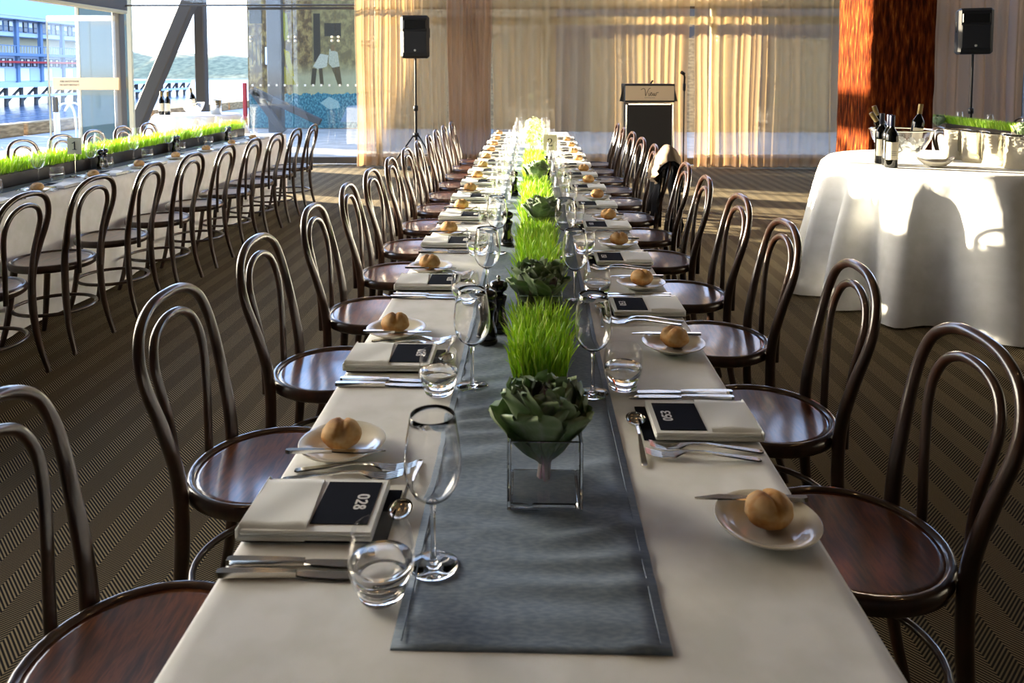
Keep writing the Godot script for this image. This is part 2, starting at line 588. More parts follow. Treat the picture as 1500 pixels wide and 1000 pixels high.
	curtain("gathered_curtain", "tan gathered curtain behind the loudspeaker beside the timber column", 5.75, 7.25, 11.5, "gathered_drape", 9, 0.085, 15)
	# timber column
	var rows = []
	var nz = FastNoiseLite.new()
	nz.seed = 6
	nz.frequency = 2.2
	for j in 66:
		var y = 5.2 * j / 65.0
		var row = []
		for k in 56:
			var a = TAU * k / 56.0
			var px = cos(a)
			var pz = sin(a)
			var s = 1.0 / pow(pow(absf(px), 18.0) + pow(absf(pz), 18.0), 1.0 / 18.0)
			var d = 1.0 + 0.022 * nz.get_noise_3d(px * s * 0.9, y * 1.3, pz * s * 0.9)
			row.append(Vector3(px * s * 0.315 * d, y, pz * s * 0.37 * d))
		row.reverse()
		rows.append(row)
	m = MB.new()
	m.grid(rows, true)
	var col = obj("timber_column", m.mesh(), mats.old_timber, self, P(3.45, 0, 7.6))
	col.set_meta("label", "massive old reddish timber column standing behind the round drinks table")
	col.set_meta("category", "column")
	# ceiling lamps (their warm glints show in plates and glasses)
	for i in 4:
		for j in 3:
			var at = Vector3(-2.4 + j * 2.6, 5.19, -1.2 - i * 2.8)
			var lamp = thing("ceiling_downlight", "small round warm downlight set in the ceiling", "lamp", at, 0.0, "ceiling downlights")
			lamp.set_meta("category", "lamp")
			obj("trim_ring", cached("ring", func(): var b = MB.new(); b.lathe([Vector2(0.055, 0.0), Vector2(0.055, -0.012), Vector2(0.075, -0.012), Vector2(0.075, 0.0)], 20); return b.mesh()), mats.lamp_white, lamp)
			obj("lamp_disc", cached("disc", func(): var b = MB.new(); b.lathe([Vector2(0.0, -0.006), Vector2(0.054, -0.006), Vector2(0.054, 0.004), Vector2(0, 0.004)], 20); return b.mesh()), mats.lamp_glow, lamp)
			var l = SpotLight3D.new()
			l.name = "lamp_light"
			lamp.add_child(l, true)
			l.position = Vector3(0, -0.02, 0)
			l.rotation_degrees = Vector3(-90, 0, 0)
			l.spot_angle = 62.0
			l.spot_angle_attenuation = 0.8
			l.spot_range = 12.0
			l.spot_attenuation = 2.0
			l.light_size = 0.05
			l.light_color = Color(1.0, 0.80, 0.55)
			l.light_energy = 0.05
			l.shadow_enabled = true

# ---------------------------------------------------------------- outside
func mural_texture():
	var S = 640
	var im = Image.create(S, 400, false, Image.FORMAT_RGB8)
	var nz = FastNoiseLite.new()
	nz.seed = 17
	nz.frequency = 0.02
	nz.fractal_octaves = 4
	var fine = FastNoiseLite.new()
	fine.seed = 18
	fine.frequency = 0.09
	for y in 400:
		for x in S:
			var n = nz.get_noise_2d(x, y * 1.4)
			var f = fine.get_noise_2d(x, y)
			var c
			if y > 290 + 10 * n:
				c = Color(0.10, 0.36, 0.46).lerp(Color(0.42, 0.68, 0.74), clampf(0.4 + f * 1.1, 0, 1))
			else:
				c = Color(0.42, 0.33, 0.17).lerp(Color(0.66, 0.58, 0.36), clampf(0.5 + n * 1.6, 0, 1)) * (0.9 + 0.25 * f)
				if x > 350:
					c = c.lerp(Color(0.52, 0.53, 0.38), 0.45)
				if x > 240 and y > 190:
					c = c.lerp(Color(0.72, 0.74, 0.62), clampf((y - 190) / 60.0, 0, 0.8))
			im.set_pixel(x, y, c)
	var poly = func(pts, c):
		var pv = PackedVector2Array(pts)
		var lo = pv[0]
		var hi = pv[0]
		for p in pv:
			lo = lo.min(p); hi = hi.max(p)
		for y in range(maxi(0, int(lo.y)), mini(399, int(hi.y)) + 1):
			for x in range(maxi(0, int(lo.x)), mini(S - 1, int(hi.x)) + 1):
				if Geometry2D.is_point_in_polygon(Vector2(x, y), pv):
					im.set_pixel(x, y, c * (0.92 + 0.2 * fine.get_noise_2d(x * 2, y * 2)))
	# painted masonry: dark openings and ledges
	for r in [[10, 10, 70, 60], [120, 20, 60, 90], [360, 40, 36, 150], [420, 70, 90, 40]]:
		poly.call([Vector2(r[0], r[1]), Vector2(r[0] + r[2], r[1]), Vector2(r[0] + r[2], r[1] + r[3]), Vector2(r[0], r[1] + r[3])], Color(0.25, 0.22, 0.14))
	for k in 9:
		poly.call([Vector2(20 + k * 22, 110), Vector2(24 + k * 22, 110), Vector2(24 + k * 22, 200), Vector2(20 + k * 22, 200)], Color(0.30, 0.25, 0.14))
	# dancer in yellow green
	poly.call([Vector2(180, 30), Vector2(215, 40), Vector2(225, 120), Vector2(200, 125), Vector2(185, 80)], Color(0.62, 0.62, 0.18))
	poly.call([Vector2(195, 150), Vector2(225, 160), Vector2(250, 235), Vector2(232, 238), Vector2(205, 190)], Color(0.72, 0.68, 0.20))
	poly.call([Vector2(165, 215), Vector2(200, 205), Vector2(262, 262), Vector2(160, 262)], Color(0.66, 0.62, 0.16))
	poly.call([Vector2(90, 160), Vector2(150, 140), Vector2(160, 175), Vector2(110, 185)], Color(0.72, 0.74, 0.66))
	poly.call([Vector2(125, 175), Vector2(145, 180), Vector2(150, 262), Vector2(130, 262), Vector2(118, 220)], Color(0.66, 0.62, 0.22))
	# men in white shirts, bending
	poly.call([Vector2(355, 205), Vector2(395, 165), Vector2(440, 170), Vector2(430, 205), Vector2(385, 215)], Color(0.80, 0.82, 0.76))
	poly.call([Vector2(445, 150), Vector2(490, 160), Vector2(500, 205), Vector2(470, 215), Vector2(440, 195)], Color(0.76, 0.78, 0.70))
	poly.call([Vector2(350, 210), Vector2(375, 212), Vector2(365, 262), Vector2(340, 262)], Color(0.30, 0.26, 0.14))
	poly.call([Vector2(385, 212), Vector2(405, 210), Vector2(412, 262), Vector2(392, 262)], Color(0.34, 0.29, 0.16))
	poly.call([Vector2(455, 210), Vector2(500, 205), Vector2(512, 262), Vector2(488, 262), Vector2(470, 230)], Color(0.38, 0.33, 0.18))
	poly.call([Vector2(455, 138), Vector2(472, 138), Vector2(474, 156), Vector2(453, 156)], Color(0.55, 0.45, 0.28))
	# pale fish in the blue
	poly.call([Vector2(390, 320), Vector2(440, 300), Vector2(490, 315), Vector2(500, 335), Vector2(440, 340)], Color(0.62, 0.78, 0.80))
	poly.call([Vector2(500, 380), Vector2(540, 330), Vector2(610, 325), Vector2(639, 380)], Color(0.45, 0.66, 0.82))
	return ImageTexture.create_from_image(im)

func build_outside():
	var apron = MB.new()
	apron.box(Vector3(-1.0, -0.26, -32.0), Vector3(22.4, 0.48, 40.0))
	apron.box(Vector3(-9.3, -0.26, -3.0), Vector3(5.66, 0.48, 18.0))
	struct("ground", apron.mesh(), mats.concrete_apron)
	struct("water", boxm(Vector3(1600, 0.2, 1300)), mats.harbour_water, Vector3(-100, -2.1, -560))
	# timber kerb beams along the quay edge, each baulk its own
	for i in 12:
		var m = boxm(Vector3(0.32, 0.30, 2.85), 0.02)
		solo("kerb_baulk", "heavy sawn timber baulk edging the quay by the water", "timber", m, mats.kerb_timber, Vector3(-11.95, 0.13, -13.0 - i * 3.0), 0.0, "timber baulks along the quay edge")
	# white ladder post with curved grab rails
	var bo = thing("quay_bollard", "white quayside post with curved tubular grab rails", "bollard", P(-10.55, -0.02, 16.7))
	var m = MB.new()
	m.lathe([Vector2(0, 0), Vector2(0.075, 0), Vector2(0.06, 0.1), Vector2(0.055, 0.62), Vector2(0.075, 0.65), Vector2(0.075, 0.70), Vector2(0.03, 0.75), Vector2(0, 0.76)], 16)
	obj("post", m.mesh(), mats.bollard_white, bo)
	for k in 2:
		m = MB.new()
		m.tube(curve([Vector3(0.0, 0.60, -0.3 * k), Vector3(0.12, 0.76, -0.3 * k), Vector3(0.28, 0.76, -0.3 * k), Vector3(0.40, 0.58, -0.3 * k), Vector3(0.44, 0.0, -0.3 * k)], 5), 0.022, 8)
		obj("grab_rail", m.mesh(), mats.bollard_white, bo)
	# finger wharf with its shed, facade along x = -55
	var wb = thing("wharf_building", "long blue and white timber wharf shed standing on piles over the water", "building", P(-55, -2, 75))
	var part = func(called, size, at, mt, parent = wb):
		return obj(called, boxm(size), mats[mt], parent, at)
	part.call("wall", Vector3(14, 2.95, 44), Vector3(-7.4, 3.825, -6), "wharf_white")
	part.call("wall", Vector3(12.4, 2.0, 44), Vector3(-8.2, 6.3, -6), "wharf_cream")
	part.call("wall", Vector3(14, 2.3, 44), Vector3(-7.4, 8.45, -6), "wharf_white")
	var roof = MB.new()
	for s in [[Vector3(0.5, 9.4, 16), Vector3(0.5, 9.4, -28), Vector3(-8, 13.2, -28), Vector3(-8, 13.2, 16)], [Vector3(-8, 13.2, 16), Vector3(-8, 13.2, -28), Vector3(-16, 9.4, -28), Vector3(-16, 9.4, 16)]]:
		roof.smooth(false)
		roof.q(s[0], s[1], s[2], s[3])
		roof.q(s[3] - Vector3(0, 0.3, 0), s[2] - Vector3(0, 0.3, 0), s[1] - Vector3(0, 0.3, 0), s[0] - Vector3(0, 0.3, 0))
	var rf = obj("roof", roof.mesh(), mats.wharf_roof, wb)
	part.call("fascia", Vector3(0.3, 0.5, 44), Vector3(0.3, 9.3, -6), "wharf_white")
	part.call("deck", Vector3(16, 0.5, 62), Vector3(-7.0, 2.1, -14), "wharf_white")
	part.call("red_band", Vector3(0.5, 0.22, 44), Vector3(0.2, 4.55, -6), "wharf_red")
	part.call("floor_beam", Vector3(0.5, 0.3, 44), Vector3(0.2, 5.35, -6), "wharf_blue")
	for b in 12:
		var z = 14.0 - b * 4.0
		if b < 11:
			part.call("pilaster", Vector3(0.4, 7.2, 0.4), Vector3(-0.3, 6.0, z), "wharf_blue")
			for k in 7:
				part.call("balustrade_post", Vector3(0.06, 0.75, 0.06), Vector3(-0.1, 5.9, z - 0.6 - k * 0.47), "wharf_white")
			part.call("balustrade_rail", Vector3(0.08, 0.08, 3.5), Vector3(-0.1, 6.3, z - 2.0), "wharf_blue")
			for k in 4:
				var wz = z - 0.75 - k * 0.83
				var w = part.call("window", Vector3(0.1, 1.15, 0.66), Vector3(-0.36, 8.35, wz), "wharf_dark" if k % 2 else "wharf_blue")
				obj("pane", boxm(Vector3(0.06, 0.5, 0.52)), mats.tower_white if (k + b) % 2 else mats.wharf_pane, w, Vector3(0.05, 0.26, 0))
				obj("pane", boxm(Vector3(0.06, 0.42, 0.52)), mats.wharf_pane, w, Vector3(0.05, -0.28, 0))
			for k in 3:
				var w2 = part.call("window", Vector3(0.1, 0.9, 0.8), Vector3(-0.36, 4.5, z - 0.9 - k * 1.05), "wharf_dark")
				obj("pane", boxm(Vector3(0.06, 0.7, 0.35)), mats.tower_white, w2, Vector3(0.05, 0, 0.1))
			part.call("cladding_panel", Vector3(0.1, 1.35, 1.75), Vector3(-0.36, 3.2, z - 1.1), "tower_white")
			part.call("cladding_panel", Vector3(0.1, 1.35, 1.75), Vector3(-0.36, 3.2, z - 2.95), "wharf_white")
	for b in 26:
		var z = 16.0 - b * 2.4
		m = MB.new()
		m.tube([Vector3(0.3, -1.2, z), Vector3(0.3, 1.9, z)], 0.22, 8)
		obj("pile", m.mesh(), mats.wharf_pile, wb)
		m = MB.new()
		m.beam(Vector3(0.2, 0.2, z), Vector3(0.2, 1.7, z - 2.3), 0.2, 0.2)
		obj("brace", m.mesh(), mats.wharf_pile, wb)
	part.call("waling", Vector3(0.3, 0.3, 62), Vector3(0.5, 0.9, -14), "wharf_white")
	# headland across the harbour
	var hz = FastNoiseLite.new()
	hz.seed = 44
	hz.frequency = 0.012
	hz.fractal_octaves = 4
	var rows = []
	for i in 90:
		var x = -420.0 + i * 11.0
		var fall = clampf((x + 420.0) / 330.0, 0.0, 1.0)
		var top = 15.5 - 9.0 * smoothstep(0.45, 1.0, fall) + 4.0 * hz.get_noise_1d(x * 4.0)
		if x > -80.0:
			top = 9.0 + 4.0 * hz.get_noise_1d(x * 5.0)
		var row = []
		for k in 7:
			var u = k / 6.0
			row.append(Vector3(x, -2.2 + (top + 2.2) * sin(u * PI / 2) + 1.5 * hz.get_noise_2d(x * 8.0, u * 400.0) * u, -440.0 - 70.0 * u))
		row.append(Vector3(x, -2.2, -560.0))
		rows.append(row)
	m = MB.new()
	m.grid(rows)
	struct("hills", m.mesh(), mats.wooded_headland)
	# diagonal strut and upright outside the doorway
	m = MB.new()
	m.beam(P(-7.31, -0.02, 13.5), P(-5.95, 2.95, 13.5), 0.22, 0.22, 0.015)
	solo("diagonal_strut", "weathered diagonal timber strut rising outside the open doorway", "strut", m.mesh(), mats.strut_timber)
	m = MB.new()
	m.box(P(-6.03, 1.75, 13.85), Vector3(0.18, 3.55, 0.18), 0.015)
	solo("upright_post", "slim weathered timber post outside the open doorway", "post", m.mesh(), mats.strut_timber)
	# outer post before the painted wall
	m = MB.new()
	m.box(P(-6.3, 2.2, 18.7), Vector3(0.33, 4.45, 0.3), 0.02)
	solo("veranda_post", "thick dark post standing in front of the painted wall", "post", m.mesh(), mats.strut_timber)
	m = MB.new()
	m.beam(P(-6.0, 0.02, 18.3), P(-6.75, 1.05, 18.3), 0.16, 0.16, 0.01)
	m.beam(P(-6.7, 1.0, 18.3), P(-5.1, 0.25, 18.3), 0.16, 0.16, 0.01)
	solo("timber_prop", "short crossed timber props at the foot of the dark post", "prop", m.mesh(), mats.strut_timber)
	var mu = thing("painted_building", "sandstone building whose wall carries a painted mural over a blue sea", "building", P(-3.4, -0.02, 21.5))
	m = MB.new()
	m.box(Vector3(0, 2.6, 0), Vector3(8.0, 5.2, 3.4))
	obj("wall", m.mesh(), mats.kerb_timber, mu)
	var qm = QuadMesh.new()
	qm.size = Vector2(3.05, 3.3)
	var mm = mat("mural_print", Color(0.88, 0.82, 0.72), 0.85)
	mm.albedo_texture = mural_texture()
	obj("mural", qm, mm, mu, Vector3(-2.45, 1.67, 1.72))
	obj("notice", boxm(Vector3(0.25, 0.45, 0.02)), mats.decal_white, mu, Vector3(-3.4, 1.9, 1.74))
	m = MB.new()
	m.box(Vector3(0, 0.6, 0), Vector3(0.09, 1.2, 0.09), 0.01)
	solo("red_marker_post", "short bright red post at the corner of the painted wall", "post", m.mesh(), mats.red_paint, P(-7.42, -0.02, 19.6))
	# shed behind the curtained glass
	var sh = thing("stone_shed", "dark olive stone shed glimpsed through the sheer curtains", "building", P(7.35, -0.02, 20.5))
	obj("wall", boxm(Vector3(13.5, 5.0, 3.0)), mats.strut_timber, sh, Vector3(0, 2.5, 0))
	for k in 4:
		obj("door_panel", boxm(Vector3(1.4, 2.3, 0.1), 0.01), mats.kerb_timber, sh, Vector3(-5.2 + k * 2.2, 1.15, 1.55))
	# rail, trees and towers beyond the far opening
	var ra = thing("quay_railing", "grey metal railing beyond the far window", "railing", P(8.0, -0.02, 13.8))
	for y in [1.12, 1.02]:
		m = MB.new()
		m.tube([Vector3(-0.1, y, 0), Vector3(4.5, y, 0)], 0.022, 8)
		obj("rail", m.mesh(), mats.rail_grey, ra)
	for k in 4:
		obj("baluster_post", boxm(Vector3(0.07, 1.1, 0.07), 0.006), mats.rail_grey, ra, Vector3(1.05 + k * 1.1, 0.55, 0))
	m = boxm(Vector3(6, 0.48, 8))
	struct("terrace", m, mats.concrete_apron, P(12.0, -0.27, 14.0))
	for k in 3:
		var tw = thing("tower_block", ["tall pale tower block seen through the far window", "lower pale apartment block on the far shore", "broad white block on the far shore"][k], "building", P(255.0 + k * 16.0, -2, 396.0 + k * 6))
		var h = [52.0, 30.0, 40.0][k]
		obj("wall", boxm(Vector3(11, h, 10)), mats.tower_white, tw, Vector3(0, h / 2, 0))
		for fy in int(h / 3.2) - 1:
			for fx in 4:
				obj("window", boxm(Vector3(1.3, 1.3, 0.2)), mats.tower_pane, tw, Vector3(-4 + fx * 2.6, 3.0 + fy * 3.2, 5.05))
	for k in 6:
		var tr = thing("shore_tree", "rounded olive green tree on the far shore", "tree", P(236.0 + k * 15.0, -2, 372.0 + (k % 3) * 5), 0.0, "trees on the far shore")
		m = MB.new()
		var rw = []
		for a in 9:
			var row = []
			for b in 14:
				var th = PI * a / 8.0
				var fi = TAU * b / 14.0
				var d = Vector3(sin(th) * cos(fi), cos(th), sin(th) * sin(fi))
				row.append(Vector3(0, 7.0, 0) + d * (6.0 + 1.6 * sin(b * 2.3 + k) * sin(a * 1.9)))
			rw.append(row)
		m.grid(rw, true)
		obj("crown", m.mesh(), mats.tree_green, tr)
		m = MB.new()
		m.tube([Vector3(0, 0, 0), Vector3(0, 5, 0)], 0.5, 7)
		obj("trunk", m.mesh(), mats.strut_timber, tr)
	# opened glass fire door in front of a fixed green panel
	var gd = thing("fire_safety_door", "opened clear glass door with a brass sign strip and top strip", "door", P(-6.42, 0, 11.72))
	obj("pane", boxm(Vector3(1.08, 2.30, 0.012)), mats.window_glass, gd, Vector3(-0.56, 1.17, 0))
	obj("top_strip", boxm(Vector3(1.03, 0.085, 0.03), 0.004), mats.white_strip, gd, Vector3(-0.56, 2.285, 0.01))
	var ss = obj("sign_strip", boxm(Vector3(1.03, 0.19, 0.03), 0.004), mats.brushed_strip, gd, Vector3(-0.50, 1.275, 0.01))
	for k in 2:
		var tm = TextMesh.new()
		tm.text = ["FIRE SAFETY DOOR", "DO NOT OBSTRUCT"][k]
		var sf = SystemFont.new()
		sf.font_names = PackedStringArray(["Droid Sans"])
		tm.font = sf
		tm.font_size = 32
		tm.pixel_size = 0.0011
		tm.depth = 0.002
		obj("lettering", tm, mats.black_print, ss, Vector3(-0.25, 0.035 - 0.055 * k, 0.017))
	obj("handle", boxm(Vector3(0.07, 0.24, 0.05), 0.008), mats.dark_steel_frame, gd, Vector3(-0.99, 0.95, 0.02))
	obj("edge_strip", boxm(Vector3(0.02, 2.3, 0.02)), mats.pale_frame, gd, Vector3(-1.09, 1.17, 0))
	var gp = frame_of("window_17")
	obj("pane", boxm(Vector3(0.80, 2.6, 0.02)), mats.green_glass_panel, gp, P(-6.95, 1.3, 12.3))
	obj("stile", boxm(Vector3(0.05, 2.7, 0.06), 0.006), mats.pale_frame, gp, P(-7.37, 1.35, 12.3))
	obj("stile", boxm(Vector3(0.07, 2.7, 0.06), 0.006), mats.pale_frame, gp, P(-6.52, 1.35, 12.3))
	# far tower block and a moored work boat: out of view, they keep the low sun off the side windows and the curtains
	var ns = thing("harbour_tower", "tall pale harbour tower block far across the water", "building", P(-205, -2, 71.3))
	obj("wall", boxm(Vector3(10, 46, 23)), mats.tower_white, ns, Vector3(0, 23, 0))
	obj("roof", boxm(Vector3(10.6, 0.6, 23.6)), mats.wharf_roof, ns, Vector3(0, 46.2, 0))
	var fb = thing("work_boat", "moored work boat with a tall cabin and funnel", "boat", P(-20.5, -2, 19.65))
	m = MB.new()
	m.box(Vector3(-1.4, 0.7, -2.4), Vector3(4.2, 1.6, 10.0), 0.3)
	obj("hull", m.mesh(), mats.wharf_blue, fb)
	obj("funnel", boxm(Vector3(1.0, 8.0, 0.9), 0.05), mats.tower_white, fb, Vector3(0, 5.4, 0))
	obj("cabin", boxm(Vector3(1.0, 7.6, 5.2), 0.05), mats.tower_white, fb, Vector3(0, 5.2, -4.25))

# ---------------------------------------------------------------- furniture
func mirror_path(half):
	var pts = []
	for p in half:
		pts.append(p)
	for i in range(half.size() - 2, -1, -1):
		pts.append(Vector3(-half[i].x, half[i].y, half[i].z))
	return pts

func chair(label, at, turn, group):
	var o = thing("bentwood_chair", label, "chair", at, turn, group)
	obj("seat", cached("c_seat", func():
		var m = MB.new()
		m.lathe([Vector2(0, 0.435), Vector2(0.182, 0.435), Vector2(0.186, 0.455), Vector2(0.17, 0.4545), Vector2(0.10, 0.449), Vector2(0, 0.447)], 40)
		return m.mesh()), mats.seat_veneer, o)
	obj("seat_ring", cached("c_ring", func():
		var m = MB.new()
		m.lathe([Vector2(0.178, 0.425), Vector2(0.196, 0.422), Vector2(0.204, 0.428), Vector2(0.206, 0.444), Vector2(0.203, 0.458), Vector2(0.196, 0.463), Vector2(0.188, 0.461), Vector2(0.183, 0.455)], 40)
		return m.mesh()), mats.bentwood, o)
	obj("back_frame", cached("c_back", func():
		var half = [Vector3(0.168, 0, -0.222), Vector3(0.158, 0.14, -0.186), Vector3(0.150, 0.28, -0.169), Vector3(0.148, 0.42, -0.166), Vector3(0.153, 0.52, -0.174), Vector3(0.168, 0.63, -0.199), Vector3(0.182, 0.72, -0.224), Vector3(0.178, 0.79, -0.241), Vector3(0.148, 0.85, -0.253), Vector3(0.083, 0.886, -0.261), Vector3(0, 0.895, -0.263)]
		var pts = curve(mirror_path(half), 5)
		var rad = []
		for p in pts:
			rad.append(lerpf(0.0125, 0.0175, clampf(p.y / 0.3, 0, 1)) if p.y < 0.45 else lerpf(0.0175, 0.0130, smoothstep(0.45, 0.85, p.y)))
		var m = MB.new()
		m.tube(pts, rad, 12)
		return m.mesh()), mats.bentwood, o)
	obj("inner_hoop", cached("c_hoop", func():
		var half = [Vector3(0.088, 0.405, -0.204), Vector3(0.090, 0.50, -0.206), Vector3(0.100, 0.60, -0.212), Vector3(0.118, 0.70, -0.226), Vector3(0.119, 0.76, -0.238), Vector3(0.093, 0.81, -0.248), Vector3(0.048, 0.835, -0.253), Vector3(0, 0.842, -0.254)]
		var m = MB.new()
		m.tube(curve(mirror_path(half), 5), 0.0112, 10)
		return m.mesh()), mats.bentwood, o)
	for s in [-1, 1]:
		obj("leg", cached("c_leg%d" % s, func():
			var m = MB.new()
			m.tube(curve([Vector3(s * 0.128, 0.43, 0.122), Vector3(s * 0.138, 0.28, 0.140), Vector3(s * 0.152, 0.12, 0.162), Vector3(s * 0.170, 0, 0.190)], 4), [0.0175, 0.017, 0.0168, 0.0165, 0.0162, 0.016, 0.0155, 0.015, 0.0145, 0.014, 0.0135, 0.013, 0.0125], 10)
			return m.mesh()), mats.bentwood, o)
	obj("foot_ring", cached("c_foot", func():
		var pts = []
		for k in 36:
			pts.append(Vector3(0.196 * cos(TAU * k / 36), 0.205, 0.196 * sin(TAU * k / 36) - 0.002))
		var m = MB.new()
		m.tube(pts, 0.0095, 8, true)
		return m.mesh()), mats.bentwood, o)
	return o

func long_table(label, cx, d0, d1, w = 0.88, sd = 1, low = 0.03):
	var o = thing("banquet_table", label, "table", Vector3(cx, 0, 0))
	var nz = FastNoiseLite.new()
	nz.seed = sd
	nz.frequency = 0.9
	var rows = []
	var n = int((d1 - d0) / 0.06)
	var wav = func(d, y, s):
		var k = clampf((0.74 - y) / 0.7, 0, 1)
		y = maxf(y, low)
		return s * (w / 2 + k * (0.012 * sin(d * 5.3 + s) + 0.03 * nz.get_noise_2d(d * 2.0, s * 40.0 + y * 0.3)))
	for i in n + 1:
		var d = lerpf(d0, d1, float(i) / n)
		var row = []
		for y in [0.03, 0.2, 0.4, 0.6, 0.71]:
			y = lerpf(low, 0.71, (y - 0.03) / 0.68)
			row.append(P(wav.call(d, y, -1), y, d))
		row.append(P(-w / 2 + 0.002, 0.742, d))
		row.append(P(-w / 2 + 0.012, 0.75, d))
		for k in 9:
			row.append(P(lerpf(-w / 2 + 0.03, w / 2 - 0.03, k / 8.0), 0.75, d))
		row.append(P(w / 2 - 0.012, 0.75, d))
		row.append(P(w / 2 - 0.002, 0.742, d))
		for y in [0.71, 0.6, 0.4, 0.2, 0.03]:
			y = lerpf(low, 0.71, (y - 0.03) / 0.68)
			row.append(P(wav.call(d, y, 1), y, d))
		rows.append(row)
	var m = MB.new()
	m.grid(rows)
	for e in [0, n]:
		var d = d0 if e == 0 else d1
		var er = []
		for y in [0.03, 0.25, 0.5, 0.7, 0.748]:
			y = lerpf(low, 0.748, (y - 0.03) / 0.718)
			var row = []
			for k in 15:
				row.append(P(lerpf(-w / 2, w / 2, k / 14.0), y, d + (0.012 * sin(k * 1.7) * (0.75 - y) if y < 0.74 else 0.0)))
			er.append(row)
		m.grid(er)
	obj("tablecloth", m.mesh(), mats.white_linen, o)
	obj("tabletop", boxm(Vector3(w - 0.03, 0.025, d1 - d0 - 0.03)), mats.bentwood, o, P(0, 0.733, (d0 + d1) / 2))
	if low > 0.1:
		var n_leg = int((d1 - d0) / 1.8) + 1
		for i in n_leg:
			var d = lerpf(d0 + 0.25, d1 - 0.25, float(i) / (n_leg - 1))
			for sx in [-1, 1]:
				var lm = MB.new()
				lm.tube([P(sx * (w / 2 - 0.13), 0.0, d), P(sx * (w / 2 - 0.13), 0.72, d)], 0.014, 8)
				obj("leg", lm.mesh(), mats.black_metal, o)
	return o

func runner(label, cx, d0, d1, w, sd):
	var nz = FastNoiseLite.new()
	nz.seed = sd
	nz.frequency = 1.0
	var n = 460
	var hgt = func(x, d):
		var near = 1.0 - smoothstep(1.5, 3.5, d)
		var b = 0.5 + 0.5 * sin(d * 78.0 + 7.0 * nz.get_noise_2d(x * 3.0, d * 2.2) + 2.0 * sin(d * 17.0))
		return 0.7525 + (0.0008 + 0.0058 * near) * pow(b, 1.6) * (0.55 + 0.45 * sin((x + 0.2) * 7.0 + d * 5.0))
	var rows = []
	for i in n + 1:
		var t = float(i) / n
		var d = d0 + (d1 - d0) * (t * 0.55 + 0.45 * t * t)
		var row = []
		row.append(P(-w / 2, 0.7504, d))
		for k in 11:
			var x = lerpf(-w / 2, w / 2, k / 10.0)
			var ed = 1.0 if (k > 0 and k < 10) else 0.4
			row.append(P(x, lerpf(0.7524, hgt.call(x, d), ed), d))
		row.append(P(w / 2, 0.7504, d))
		rows.append(row)
	var end = []
	for p in rows[0]:
		end.append(Vector3(p.x, 0.7502, p.z + 0.0015))
	rows.push_front(end)
	var m = MB.new()
	m.grid(rows)
	var o = thing("table_runner", label, "runner", Vector3(cx, 0, 0))
	obj("cloth_strip", m.mesh(), mats.slate_runner_cloth, o)
	m = MB.new()
	var e = 0.004
	for s in [-1, 1]:
		m.tube([P(s * (w / 2 - 0.012), 0.7548, d0 + 0.01), P(s * (w / 2 - 0.012), 0.7535, d1)], 0.0012, 5)
	obj("hem_stitching", m.mesh(), mats.slate_runner_cloth, o)

func round_table(label, at, R, H, sd):
	var o = thing("round_table", label, "table", at)
	var nz = FastNoiseLite.new()
	nz.seed = sd
	nz.frequency = 0.5
	var N = 144
	var rows = []
	var steps = [0.012, 0.07, 0.16, 0.27, 0.38, 0.49, 0.60, 0.70, 0.79, 0.86, 0.92, 0.96]
	for j in steps.size():
		var f = steps[j]
		var y = H * f
		var k = pow(1.0 - f, 0.72)
		var row = []
		for i in N:
			var a = TAU * i / N
			var fold = sin(a * 13.0 + 1.6 * sin(a * 3.0 + sd) + sd)
			fold = signf(fold) * pow(absf(fold), 0.75)
			var deep = 0.6 + 0.5 * nz.get_noise_2d(cos(a) * 3.0, sin(a) * 3.0)
			var r = R + 0.006 + k * (0.13 + 0.19 * fold * deep) + 0.02 * k * nz.get_noise_2d(a * 9.0, y * 3.0)
			row.append(Vector3(r * cos(a), maxf(y, 0.012), r * sin(a)))
		row.reverse()
		rows.append(row)
	for pr in [Vector2(R, 0.985), Vector2(R - 0.012, 0.998), Vector2(R - 0.04, 1.0), Vector2(R * 0.6, 1.0), Vector2(R * 0.25, 1.0), Vector2(0.001, 1.0)]:
		var row = []
		for i in N:
			var a = TAU * i / N
			row.append(Vector3(pr.x * cos(a), pr.y * H, pr.x * sin(a)))
		row.reverse()
		rows.append(row)
	var m = MB.new()
	m.grid(rows, true)
	obj("tablecloth", m.mesh(), mats.white_linen, o)
	return o

